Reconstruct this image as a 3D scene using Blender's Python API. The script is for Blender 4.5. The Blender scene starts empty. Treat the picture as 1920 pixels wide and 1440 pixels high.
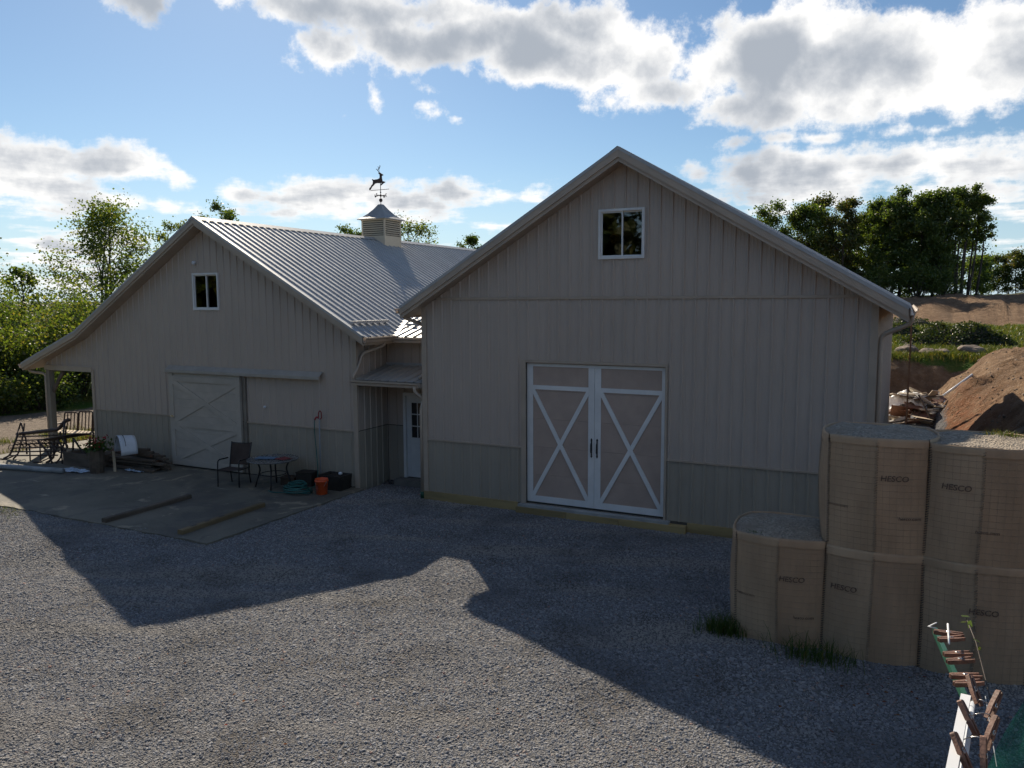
import bpy, bmesh, math, random
import numpy as np
from mathutils import Vector, Matrix, noise as mnoise

SC = bpy.context.scene
COL = SC.collection
rad = math.radians

# ------------------------------------------------------------------ camera
CAM_POS = Vector((9.853, -15.127, 4.549))
YAW, PITCH, ROLL = -0.4654, 0.1042, -0.0041
fw = Vector((math.sin(YAW)*math.cos(PITCH), math.cos(YAW)*math.cos(PITCH), -math.sin(PITCH)))
rt = Vector((math.cos(YAW), -math.sin(YAW), 0)); up = rt.cross(fw)
rt, up = rt*math.cos(ROLL)+up*math.sin(ROLL), -rt*math.sin(ROLL)+up*math.cos(ROLL)
cd = bpy.data.cameras.new('camera'); cam = bpy.data.objects.new('camera', cd); COL.objects.link(cam)
cam.matrix_world = Matrix(((rt.x, up.x, -fw.x, CAM_POS.x), (rt.y, up.y, -fw.y, CAM_POS.y), (rt.z, up.z, -fw.z, CAM_POS.z), (0, 0, 0, 1)))
cd.sensor_fit = 'HORIZONTAL'; cd.sensor_width = 36; cd.lens = 1475.4/1920*36
cd.clip_start = 0.05; cd.clip_end = 20000
SC.camera = cam

# ------------------------------------------------------------------ sun, sky, exposure
SUN_AZ, SUN_EL = -42.8, 32.75          # degrees, azimuth from +y towards +x
S = Vector((math.sin(rad(SUN_AZ))*math.cos(rad(SUN_EL)), math.cos(rad(SUN_AZ))*math.cos(rad(SUN_EL)), math.sin(rad(SUN_EL))))
sl = bpy.data.lights.new('sun', 'SUN'); so = bpy.data.objects.new('sun', sl); COL.objects.link(so)
sl.energy = 4.3; sl.angle = rad(0.55); sl.color = (1, .88, .71)
so.rotation_euler = (-S).to_track_quat('-Z', 'Y').to_euler(); so.location = (0, 0, 40)

SC.view_settings.view_transform = 'Standard'; SC.view_settings.look = 'None'
SC.view_settings.exposure = 0.7; SC.view_settings.gamma = 1
SKY_STRENGTH = 0.050
CLOUD_GAIN = 0.665
CLOUDS = [(-41.1,19.4,6.5,1.6),(-34.0,19.3,7.7,1.8),(-29.5,17.6,9.7,2.2),(-24.7,17.0,8.1,3.0),(-22.1,18.1,5.8,2.6),(-19.1,16.3,5.4,2.8),(-16.5,14.4,5.0,1.9),(-13.0,15.2,6.1,1.8),(-8.8,16.0,5.6,4.0),(-5.2,15.3,5.9,3.7),(-0.8,14.5,6.5,3.7),(3.6,14.2,5.6,3.7),(4.6,16.1,4.5,2.0),(-11.9,12.8,4.2,1.3),(-7.7,12.5,5.2,1.1),(-3.1,12.4,5.1,1.3),(-50.2,18.3,1.8,1.0),(-38.4,16.7,4.6,1.8),(-42.1,16.0,1.3,0.7),(-36.6,14.1,1.1,1.0),(-32.3,13.7,1.4,0.7),(-31.8,14.8,1.0,0.7),(-30.1,12.8,0.6,0.3),(-39.2,12.8,0.2,0.2),(-57.4,8.7,5.3,1.7),(-53.6,8.5,6.1,1.5),(-57.5,7.1,5.3,1.4),(-50.2,8.2,2.2,1.2),(-52.8,6.2,6.5,1.1),(-55.3,5.8,4.3,0.7),(-44.7,7.3,4.1,1.3),(-40.1,7.2,6.4,1.6),(-34.9,6.7,5.0,1.3),(-29.6,7.8,5.4,1.1),(-26.6,7.7,2.7,0.7),(-33.5,5.9,3.8,1.0),(-57.6,5.4,1.5,0.3),(-56.0,3.8,7.1,0.9),(-58.3,2.9,5.3,0.9),(-52.3,3.9,2.9,0.7),(-56.7,1.6,7.8,0.8),(-27.8,5.3,2.3,0.4),(-29.7,3.8,2.3,0.8),(-9.6,8.2,3.4,1.5),(-5.6,8.3,5.5,1.8),(-1.1,8.4,6.2,1.9),(3.3,8.2,5.3,1.8),(-4.9,6.8,7.4,0.9),(1.4,6.4,6.4,0.9),(-11.1,10.3,1.1,0.3),(-13.9,8.5,1.2,0.4),(-0.9,10.5,1.3,0.5),(1.2,10.3,0.9,0.4),(-5.0,10.7,1.1,0.3),(5.2,5.1,1.6,0.4),(4.0,3.2,0.8,0.2),(-7.0,10.6,1.0,0.2)]

class NT:
    """small helper around a node tree"""
    def __init__(s, tree):
        s.t = tree; s.n = tree.nodes; s.l = tree.links
    def new(s, typ, **kw):
        n = s.n.new(typ)
        for k, v in kw.items(): setattr(n, k, v)
        return n
    def link(s, a, b): s.l.new(a, b)
    def put(s, sock, v):
        if hasattr(v, 'is_output') or isinstance(v, bpy.types.NodeSocket): s.l.new(v, sock)
        else: sock.default_value = v
    def math(s, op, a, b=0.0, c=None, clamp=False):
        n = s.new('ShaderNodeMath', operation=op, use_clamp=clamp)
        s.put(n.inputs[0], a); s.put(n.inputs[1], b)
        if c is not None: s.put(n.inputs[2], c)
        return n.outputs[0]
    def vmath(s, op, a, b=None, c=None):
        n = s.new('ShaderNodeVectorMath', operation=op)
        s.put(n.inputs[0], a)
        if b is not None: s.put(n.inputs[1], b)
        if c is not None: s.put(n.inputs[2], c)
        return n.outputs['Value'] if op in ('DOT_PRODUCT', 'LENGTH', 'DISTANCE') else n.outputs['Vector']
    def noise(s, vec, scale, detail=3, rough=.5, dist=0, dim='3D', w=None, lac=2.0):
        n = s.new('ShaderNodeTexNoise', noise_dimensions=dim)
        if vec is not None: s.link(vec, n.inputs['Vector'])
        n.inputs['Scale'].default_value = scale; n.inputs['Detail'].default_value = detail
        n.inputs['Roughness'].default_value = rough; n.inputs['Distortion'].default_value = dist
        n.inputs['Lacunarity'].default_value = lac
        if w is not None: s.put(n.inputs['W'], w)
        return n.outputs['Fac']
    def vor(s, vec, scale, feature='F1', out='Distance', rnd=1):
        n = s.new('ShaderNodeTexVoronoi', feature=feature)
        if vec is not None: s.link(vec, n.inputs['Vector'])
        n.inputs['Scale'].default_value = scale; n.inputs['Randomness'].default_value = rnd
        return n.outputs[out]
    def smooth(s, v, a, b, lo=0.0, hi=1.0):
        n = s.new('ShaderNodeMapRange', interpolation_type='SMOOTHSTEP')
        s.put(n.inputs[0], v); n.inputs[1].default_value = a; n.inputs[2].default_value = b
        n.inputs[3].default_value = lo; n.inputs[4].default_value = hi
        return n.outputs[0]
    def lin(s, v, a, b, lo=0.0, hi=1.0):
        n = s.new('ShaderNodeMapRange'); n.clamp = True
        s.put(n.inputs[0], v); n.inputs[1].default_value = a; n.inputs[2].default_value = b
        n.inputs[3].default_value = lo; n.inputs[4].default_value = hi
        return n.outputs[0]
    def mix(s, f, a, b, blend='MIX'):
        n = s.new('ShaderNodeMix', data_type='RGBA', blend_type=blend)
        s.put(n.inputs[0], f)
        for i, v in ((6, a), (7, b)):
            s.put(n.inputs[i], (*v, 1) if isinstance(v, tuple) and len(v) == 3 else v)
        return n.outputs[2]
    def ramp(s, f, stops, interp='LINEAR'):
        n = s.new('ShaderNodeValToRGB'); r = n.color_ramp; r.interpolation = interp
        while len(r.elements) < len(stops): r.elements.new(.5)
        for e, (p, c) in zip(r.elements, stops): e.position = p; e.color = (*c, 1)
        s.put(n.inputs[0], f); return n.outputs[0]
    def bump(s, h, strength=.5, dist=.01, normal=None):
        n = s.new('ShaderNodeBump'); n.inputs['Strength'].default_value = strength; n.inputs['Distance'].default_value = dist
        s.link(h, n.inputs['Height'])
        if normal is not None: s.link(normal, n.inputs['Normal'])
        return n.outputs[0]
    def combine(s, x, y, z):
        n = s.new('ShaderNodeCombineXYZ')
        for i, v in enumerate((x, y, z)): s.put(n.inputs[i], v)
        return n.outputs[0]
    def sep(s, v):
        n = s.new('ShaderNodeSeparateXYZ'); s.link(v, n.inputs[0]); return n.outputs

def build_world():
    W = bpy.data.worlds.new('World'); SC.world = W; W.use_nodes = True
    W.cycles.sampling_method = 'MANUAL'; W.cycles.sample_map_resolution = 512
    T = NT(W.node_tree); T.n.clear()
    out = T.new('ShaderNodeOutputWorld'); bg = T.new('ShaderNodeBackground')
    T.link(bg.outputs[0], out.inputs[0]); bg.inputs[1].default_value = 1.0
    sky = T.new('ShaderNodeTexSky', sky_type='NISHITA'); sky.sun_disc = False
    sky.sun_elevation = rad(SUN_EL); sky.sun_rotation = rad(SUN_AZ)
    sky.air_density = 1.0; sky.dust_density = 0.25; sky.ozone_density = 1.2; sky.altitude = 300
    skyc = T.vmath('SCALE', sky.outputs[0]); T.n[-1].inputs['Scale'].default_value = SKY_STRENGTH
    d = T.new('ShaderNodeTexCoord').outputs['Generated']
    x, y, z = T.sep(d)
    az = T.math('MULTIPLY', T.math('ARCTAN2', x, y), 57.2958)
    el = T.math('MULTIPLY', T.math('ARCSINE', z), 57.2958)
    # flat cloud layer coordinates: streaks get finer towards the horizon
    inv = T.math('DIVIDE', 1.0, T.math('ADD', T.math('MAXIMUM', z, 0.0), .09))
    lay = T.combine(T.math('MULTIPLY', x, inv), T.math('MULTIPLY', y, inv), 0.0)
    wob = T.new('ShaderNodeTexNoise'); wob.inputs['Scale'].default_value = 9; wob.inputs['Detail'].default_value = 1.5; T.link(d, wob.inputs['Vector'])
    w3 = T.vmath('MULTIPLY', T.vmath('SUBTRACT', wob.outputs['Color'], (.5, .5, .5)), (5.0, 1.9, 0))
    v = T.vmath('ADD', T.combine(az, el, 0.0), w3)
    field = None
    for a, e, sa, se in CLOUDS:
        k = T.vmath('LENGTH', T.vmath('MULTIPLY_ADD', v, (1/sa, 1/se, 0), (-a/sa, -e/se, 0)))
        k = T.math('MULTIPLY_ADD', k, -se-.25, se*.86+.28)          # depth inside this cloud, in degrees
        if field is None: field = k
        else:
            n = T.new('ShaderNodeMath', operation='SMOOTH_MAX'); T.put(n.inputs[0], field); T.put(n.inputs[1], k); n.inputs[2].default_value = .22; field = n.outputs[0]
    # beyond the frame the same broken cumulus goes on
    n0 = T.noise(lay, .75, 2, .52)
    gen = T.math('MULTIPLY', T.math('SUBTRACT', n0, .62), 9.0)
    ina = T.math('MULTIPLY', T.smooth(az, -66, -58, 0, 1), T.smooth(az, 6, 14, 1, 0))
    ins = T.math('MULTIPLY', ina, T.smooth(el, 19, 25, 1, 0))
    gen = T.math('SUBTRACT', gen, T.math('MULTIPLY', ins, 12.0))
    field = T.math('MAXIMUM', field, gen)
    f1 = T.math('SUBTRACT', T.noise(d, 15, 9, .66), .5)
    f2 = T.math('SUBTRACT', T.noise(lay, 3.0, 4, .58), .5)
    lowk = T.lin(el, 3, 13, 0, 1)
    tex = T.math('ADD', T.math('MULTIPLY', f1, T.lin(lowk, 0, 1, 2.6, 6.2)), T.math('MULTIPLY', f2, T.lin(lowk, 0, 1, 4.2, 1.6)))
    f4 = T.math('SUBTRACT', T.noise(T.vmath('ADD', d, (.013, .0, -.018)), 8.5, 4, .5), .5)
    den = T.math('ADD', T.math('ADD', field, tex), T.math('MULTIPLY', f4, 2.6))
    alpha = T.smooth(den, -.25, .95)
    thick = T.smooth(T.math('ADD', T.math('MULTIPLY', field, .62), T.math('ADD', T.math('MULTIPLY', f4, 5.6), T.math('ADD', T.math('MULTIPLY', f1, 2.4), T.math('MULTIPLY', f2, T.lin(lowk, 0, 1, 3.0, .5))))), -.15, 2.0)
    # backlit cumulus: thin rims shine, thick middles go grey
    cc = T.ramp(thick, [(0, (1.04, 1.02, 1.0)), (.24, (.95, .945, .935)), (.6, (.66, .68, .71)), (1, (.40, .44, .50))])
    cc = T.vmath('SCALE', cc); T.n[-1].inputs['Scale'].default_value = CLOUD_GAIN
    # pale haze low over the horizon
    skyc = T.mix(1.0, skyc, (.88, 1.03, 1.14), 'MULTIPLY')
    hz = T.smooth(el, -2, 10, .85, 0)
    base = T.mix(hz, skyc, (.36, .47, .57))
    T.put(bg.inputs[0], T.mix(alpha, base, cc))
build_world()
SC.render.film_transparent = False
SC.cycles.max_bounces = 6; SC.cycles.diffuse_bounces = 3; SC.cycles.glossy_bounces = 2
SC.cycles.transmission_bounces = 6; SC.cycles.transparent_max_bounces = 12
SC.cycles.caustics_reflective = False; SC.cycles.caustics_refractive = False
SC.cycles.sample_clamp_indirect = 4; SC.cycles.adaptive_threshold = .015

# ------------------------------------------------------------------ helpers
random.seed(7); RNG = np.random.default_rng(11)
ORG = {}
MESHES = {}

def props(o, label=None, cat=None, group=None, kind=None):
    for k, v in (('label', label), ('category', cat), ('group', group), ('kind', kind)):
        if v: o[k] = v
    return o
def thing(name, loc, label, cat, group=None, rotz=0):
    o = bpy.data.objects.new(name, None); COL.objects.link(o); o.location = loc; o.rotation_euler.z = rotz
    o.empty_display_size = .2; ORG[o.name] = Vector(loc)
    return props(o, label, cat, group)
def finish(name, verts, faces, mat, parent=None, smooth=False, share=False, origin=None):
    """verts in world space (or in the parent's frame shifted by its origin)"""
    po = ORG[parent.name] if parent is not None else Vector((0, 0, 0))
    if origin is None: origin = Vector(verts[0]) if share else po if parent is not None else Vector((0, 0, 0))
    origin = Vector(origin)
    vv = [(x-origin.x, y-origin.y, z-origin.z) for x, y, z in verts]
    key = None; me = None
    if share:
        key = (name, mat.name, tuple(round(c, 3) for v in vv for c in v)); me = MESHES.get(key)
    if me is None:
        me = bpy.data.meshes.new(name); me.from_pydata(vv, [], faces); me.materials.append(mat)
        if smooth: me.polygons.foreach_set('use_smooth', [True]*len(me.polygons))
        me.update()
        if key: MESHES[key] = me
    o = bpy.data.objects.new(name, me); COL.objects.link(o)
    ORG[o.name] = origin
    if parent is not None:
        o.parent = parent
    o.location = origin - po
    return o

class MB:
    def __init__(s): s.v = []; s.f = []
    def add(s, v, f):
        b = len(s.v); s.v += [tuple(p) for p in v]; s.f += [tuple(i+b for i in q) for q in f]; return s
    def box(s, lo, hi):
        x0, y0, z0 = lo; x1, y1, z1 = hi
        return s.add([(x0,y0,z0),(x1,y0,z0),(x1,y1,z0),(x0,y1,z0),(x0,y0,z1),(x1,y0,z1),(x1,y1,z1),(x0,y1,z1)],
                     [(0,3,2,1),(4,5,6,7),(0,1,5,4),(1,2,6,5),(2,3,7,6),(3,0,4,7)])
    def obox(s, c, size, R=None, bev=0.0):
        hx, hy, hz = (k/2 for k in size); c = Vector(c)
        pts = [Vector(p) for p in ((-hx,-hy,-hz),(hx,-hy,-hz),(hx,hy,-hz),(-hx,hy,-hz),(-hx,-hy,hz),(hx,-hy,hz),(hx,hy,hz),(-hx,hy,hz))]
        if R is not None: pts = [R @ p for p in pts]
        return s.add([c+p for p in pts], [(0,3,2,1),(4,5,6,7),(0,1,5,4),(1,2,6,5),(2,3,7,6),(3,0,4,7)])
    def beam(s, a, b, w, h, upv=(0,0,1)):
        a, b = Vector(a), Vector(b); d = (b-a).normalized(); side = d.cross(Vector(upv))
        if side.length < 1e-4: side = d.cross(Vector((1,0,0)))
        side.normalize(); u = side.cross(d).normalized()
        v = [p + side*sx*w/2 + u*sz*h/2 for p in (a, b) for sx, sz in ((-1,-1),(1,-1),(1,1),(-1,1))]
        return s.add(v, [(3,2,1,0),(4,5,6,7),(0,1,5,4),(1,2,6,5),(2,3,7,6),(3,0,4,7)])
    def tube(s, pts, rads, n=8, cap=True, closed=False):
        pts = [Vector(p) for p in pts]; m = len(pts)
        if not hasattr(rads, '__len__'): rads = [rads]*m
        ref = Vector((0,0,1)) if abs((pts[1]-pts[0]).normalized().z) < .9 else Vector((1,0,0)); rings = []
        for i, p in enumerate(pts):
            t = (pts[min(i+1, m-1)]-pts[max(i-1, 0)])
            if closed: t = pts[(i+1) % m]-pts[i-1]
            t.normalize(); a = t.cross(ref)
            if a.length < 1e-5: a = t.orthogonal()
            a.normalize(); b = a.cross(t).normalized(); ref = b
            rings.append([p + (a*math.cos(2*math.pi*k/n)+b*math.sin(2*math.pi*k/n))*rads[i] for k in range(n)])
        v = [q for r in rings for q in r]; f = []
        for i in range(m if closed else m-1):
            j = (i+1) % m
            for k in range(n):
                f.append((i*n+k, i*n+(k+1) % n, j*n+(k+1) % n, j*n+k))
        if cap and not closed: f += [tuple(range(n))[::-1], tuple((m-1)*n+k for k in range(n))]
        return s.add(v, f)
    def lathe(s, c, prof, n=20, axis=None):
        c = Vector(c); v = []; f = []
        for r, z in prof:
            for k in range(n):
                a = 2*math.pi*k/n; p = Vector((r*math.cos(a), r*math.sin(a), z))
                v.append(c + (axis @ p if axis is not None else p))
        m = len(prof)
        for i in range(m-1):
            for k in range(n): f.append((i*n+k, i*n+(k+1) % n, (i+1)*n+(k+1) % n, (i+1)*n+k))
        f += [tuple(range(n))[::-1], tuple((m-1)*n+k for k in range(n))]
        return s.add(v, f)
    def prism(s, poly, M, t):
        """poly 2d points, M maps (u,v,w) to world; extruded w in 0..t"""
        n = len(poly); v = [M(u, w, 0) for u, w in poly]+[M(u, w, t) for u, w in poly]
        return s.add(v, [tuple(range(n))[::-1], tuple(range(n, 2*n))]+[(i, (i+1) % n, n+(i+1) % n, n+i) for i in range(n)])
    def build(s, name, mat, parent=None, smooth=False, share=False, origin=None):
        return finish(name, s.v, s.f, mat, parent, smooth, share, origin)
def box(name, lo, hi, mat, parent=None, share=False): return MB().box(lo, hi).build(name, mat, parent, share=share)
def beam(name, a, b, w, h, mat, parent=None, upv=(0,0,1)): return MB().beam(a, b, w, h, upv).build(name, mat, parent)
def pipe(name, pts, r, mat, parent=None, n=10): return MB().tube(pts, r, n).build(name, mat, parent, smooth=True)
def round_path(pts, r=.08, k=5):
    """rounds the corners of a polyline"""
    P = [Vector(p) for p in pts]; o = [P[0]]
    for i in range(1, len(P)-1):
        a = (P[i-1]-P[i]); b = (P[i+1]-P[i]); ra = min(r, a.length*.45); rb = min(r, b.length*.45)
        A = P[i]+a.normalized()*ra; B = P[i]+b.normalized()*rb
        for j in range(k+1):
            t = j/k; o.append(A*(1-t)**2+P[i]*2*t*(1-t)+B*t*t)
    o.append(P[-1]); return o
def rotz(a): return Matrix.Rotation(a, 3, 'Z')
def rot(ax, a): return Matrix.Rotation(a, 3, ax)
def smoothstep(a, b, x):
    t = np.clip((x-a)/(b-a), 0, 1); return t*t*(3-2*t)

# ------------------------------------------------------------------ materials
def newmat(name):
    m = bpy.data.materials.new(name); m.use_nodes = True
    T = NT(m.node_tree); T.n.clear()
    o = T.new('ShaderNodeOutputMaterial'); b = T.new('ShaderNodeBsdfPrincipled'); T.link(b.outputs[0], o.inputs[0])
    return m, T, b, o
def M(name, col, rough=.6, metal=0.0, var=.12, vs=2.0, bump=0.0, bs=30, spec=.5, stretch=None, second=None, dirt=0.0, dirtcol=(.12,.10,.08)):
    m, T, b, o = newmat(name)
    tc = T.new('ShaderNodeTexCoord').outputs['Object']; rnd = T.new('ShaderNodeObjectInfo').outputs['Random']
    if stretch: tc = T.vmath('MULTIPLY', tc, stretch)
    off = T.vmath('ADD', tc, T.combine(T.math('MULTIPLY', rnd, 37.0), T.math('MULTIPLY', rnd, 91.0), T.math('MULTIPLY', rnd, 53.0)))
    n = T.noise(off, vs, 5, .6)
    c2 = second or tuple(c*(1-2*var) for c in col); c1 = tuple(min(1, c*(1+var)) for c in col)
    c = T.mix(T.smooth(n, .3, .7), c2, c1)
    c = T.mix(1.0, c, T.ramp(rnd, [(0, (1-var*.5,)*3), (1, (1.0,)*3)]), 'MULTIPLY')
    if dirt: c = T.mix(T.math('MULTIPLY', T.smooth(T.noise(off, vs*2.7, 6, .65), .5, .75), dirt), c, dirtcol)
    T.put(b.inputs['Base Color'], c)
    T.put(b.inputs['Roughness'], T.lin(T.noise(off, vs*5, 3), .3, .7, max(.03, rough-.08), min(1, rough+.08)))
    b.inputs['Metallic'].default_value = metal; b.inputs['Specular IOR Level'].default_value = spec
    if bump: T.link(T.bump(T.noise(off, bs, 4, .6), bump, .01), b.inputs['Normal'])
    return m
siding = M('siding_taupe', (.46,.392,.34), .40, var=.02, vs=.4, bump=.07, bs=1.2, dirt=.05)
wains = M('wainscot_taupe', (.355,.318,.262), .45, var=.03, vs=.5, bump=.12, bs=1.6, dirt=.12)
trim = M('trim_taupe', (.44,.365,.295), .42, var=.05)
soffitm = M('soffit_taupe', (.40,.33,.27), .55, var=.06)
white = M('white_paint', (.74,.75,.75), .4, var=.04, dirt=.06)
tanp = M('tan_door_panel', (.45,.35,.295), .5, var=.05, bump=.08, bs=14)
doorgrey = M('pale_grey_door', (.45,.41,.36), .45, var=.05, dirt=.1)
roofm = M('roof_light_grey_steel', (.40,.41,.42), .48, metal=.15, var=.05, vs=1.2, bump=.04, bs=3)
roofb = M('ridge_steel', (.42,.43,.44), .55, metal=.15, var=.06)
cuproof = M('cupola_roof_steel', (.30,.31,.32), .62, metal=.1, var=.08)
cupm = M('cupola_cream', (.62,.53,.40), .5, var=.05)
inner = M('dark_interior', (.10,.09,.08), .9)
blackm = M('black_iron', (.018,.018,.02), .45, var=.2, bump=.2)
ptwood = M('treated_timber', (.20,.145,.075), .8, var=.16, vs=3, bump=.3, bs=20, stretch=(.15,1,1), dirt=.4)
skirtwood = M('skirt_timber', (.36,.27,.125), .8, var=.16, vs=3, bump=.3, bs=20, stretch=(.15,1,1), dirt=.3)
oldwood = M('weathered_wood', (.13,.10,.075), .85, var=.22, vs=4, bump=.35, bs=24, stretch=(.25,1,1), dirt=.35)
postwood = M('grey_post_wood', (.26,.235,.19), .85, var=.15, vs=3, bump=.3, bs=20, stretch=(1,1,.15))
redwood = M('red_brown_wood', (.20,.10,.066), .65, var=.2, vs=30, bump=.2, bs=200)
palewood = M('pale_wood', (.62,.50,.36), .7, var=.14, vs=5, bump=.2)
rustm = M('rusty_iron', (.028,.022,.024), .65, var=.3, vs=9, bump=.3, bs=60, second=(.07,.04,.03))
brownfab = M('brown_sling_fabric', (.060,.042,.035), .8, var=.15, bump=.3, bs=150)
tablem = M('mottled_table_glass', (.15,.15,.15), .28, var=.2, vs=6)
orange = M('orange_plastic', (.78,.11,.03), .38, var=.07)
teal = M('teal_hose', (.02,.13,.12), .4, var=.15)
greenp = M('green_plastic', (.01,.08,.045), .45, var=.12)
redp = M('red_paint', (.27,.025,.03), .4)
whitepl = M('white_plastic', (.66,.70,.76), .35, var=.05, dirt=.12)
greypipe = M('grey_pipe', (.30,.33,.36), .45, var=.1, dirt=.2)
darkplas = M('dark_planter', (.03,.026,.022), .7, var=.25, bump=.3)
film = M('crumpled_plastic_film', (.45,.55,.68), .3, var=.2, vs=8)
chrome = M('spring_steel', (.6,.58,.55), .3, metal=1)
rockm = M('boulder_stone', (.24,.185,.14), .9, var=.25, vs=2, bump=.6, bs=6)
barkm = M('bark', (.085,.07,.058), .95, var=.25, vs=3, bump=.6, bs=12)
barkl = M('pale_bark', (.17,.15,.13), .95, var=.25, vs=3, bump=.6, bs=12)
cloth = M('fabric_liner_tan', (.475,.32,.20), .95, var=.10, vs=1.6, bump=.25, bs=90, stretch=(1,1,.35), dirt=.3, dirtcol=(.30,.21,.14))
clothd = M('fabric_liner_grey_tan', (.45,.325,.21), .95, var=.10, vs=1.6, bump=.25, bs=90, stretch=(1,1,.35), dirt=.3, dirtcol=(.30,.21,.14))
wirem = M('galvanised_wire', (.36,.27,.19), .6, metal=.2, var=.2)
coilm = M('coil_hinge_wire', (.06,.06,.065), .5, metal=.5, var=.2)
ink = M('faded_black_ink', (.21,.14,.10), .9, var=.3, vs=60)
flowerred = M('red_flowers', (.30,.02,.025), .7)

def glassmat():
    m, T, b, o = newmat('window_glass'); T.n.remove(b)
    tr = T.new('ShaderNodeBsdfTransparent'); tr.inputs[0].default_value = (.78,.82,.84,1)
    gl = T.new('ShaderNodeBsdfGlossy'); gl.inputs['Roughness'].default_value = .02; gl.inputs[0].default_value = (.9,.9,.9,1)
    fr = T.new('ShaderNodeFresnel'); fr.inputs[0].default_value = 1.8
    tc = T.new('ShaderNodeTexCoord').outputs['Object']
    T.link(T.bump(T.noise(tc, 2.2, 2), .08, .02), gl.inputs['Normal'])
    mx = T.new('ShaderNodeMixShader'); T.link(fr.outputs[0], mx.inputs[0]); T.link(tr.outputs[0], mx.inputs[1]); T.link(gl.outputs[0], mx.inputs[2])
    T.link(mx.outputs[0], o.inputs[0]); return m
glass = glassmat()
def leafmat(name, stops, trans=.45, gloss=.05):
    m, T, b, o = newmat(name); T.n.remove(b)
    r = T.new('ShaderNodeNewGeometry').outputs['Random Per Island']
    c = T.ramp(r, stops)
    tc = T.new('ShaderNodeTexCoord').outputs['Object']
    c = T.mix(T.math('MULTIPLY', T.smooth(T.noise(tc, .5, 3), .35, .7), .5), c, stops[0][1])
    df = T.new('ShaderNodeBsdfDiffuse'); tl = T.new('ShaderNodeBsdfTranslucent'); T.link(c, df.inputs[0])
    T.link(T.mix(1.0, c, (1.6, 1.55, .6), 'MULTIPLY'), tl.inputs[0])
    gl = T.new('ShaderNodeBsdfGlossy'); gl.inputs['Roughness'].default_value = .4; gl.inputs[0].default_value = (.6,.6,.6,1)
    m1 = T.new('ShaderNodeMixShader'); m1.inputs[0].default_value = trans; T.link(df.outputs[0], m1.inputs[1]); T.link(tl.outputs[0], m1.inputs[2])
    m2 = T.new('ShaderNodeMixShader'); m2.inputs[0].default_value = gloss; T.link(m1.outputs[0], m2.inputs[1]); T.link(gl.outputs[0], m2.inputs[2])
    T.link(m2.outputs[0], o.inputs[0]); return m
leaf_y = leafmat('leaf_yellow_green', [(0,(.06,.10,.024)),(.5,(.11,.155,.034)),(.85,(.16,.18,.04)),(1,(.20,.165,.05))], .58)
leaf_g = leafmat('leaf_mid_green', [(0,(.045,.085,.022)),(.6,(.085,.13,.03)),(1,(.15,.17,.04))], .5)
leaf_d = leafmat('leaf_dark_green', [(0,(.05,.085,.025)),(.6,(.095,.14,.038)),(1,(.15,.18,.05))], .52)
brush_m = leafmat('dark_brush', [(0,(.022,.04,.014)),(.6,(.045,.065,.02)),(1,(.10,.10,.035))], .3)
leaf_o = leafmat('leaf_olive_rust', [(0,(.05,.075,.024)),(.5,(.09,.11,.03)),(.85,(.13,.12,.038)),(1,(.16,.09,.04))], .45)
grassm = leafmat('grass_blade', [(0,(.045,.075,.012)),(.5,(.09,.12,.022)),(.85,(.18,.16,.04)),(1,(.24,.19,.07))], .35)
weedm = leafmat('weed_blade', [(0,(.03,.07,.012)),(.7,(.06,.11,.018)),(1,(.16,.14,.04))], .35)
litterm = leafmat('fallen_leaf', [(0,(.12,.05,.025)),(.4,(.17,.08,.035)),(.7,(.17,.03,.025)),(1,(.20,.13,.06))], .2, 0.0)
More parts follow.
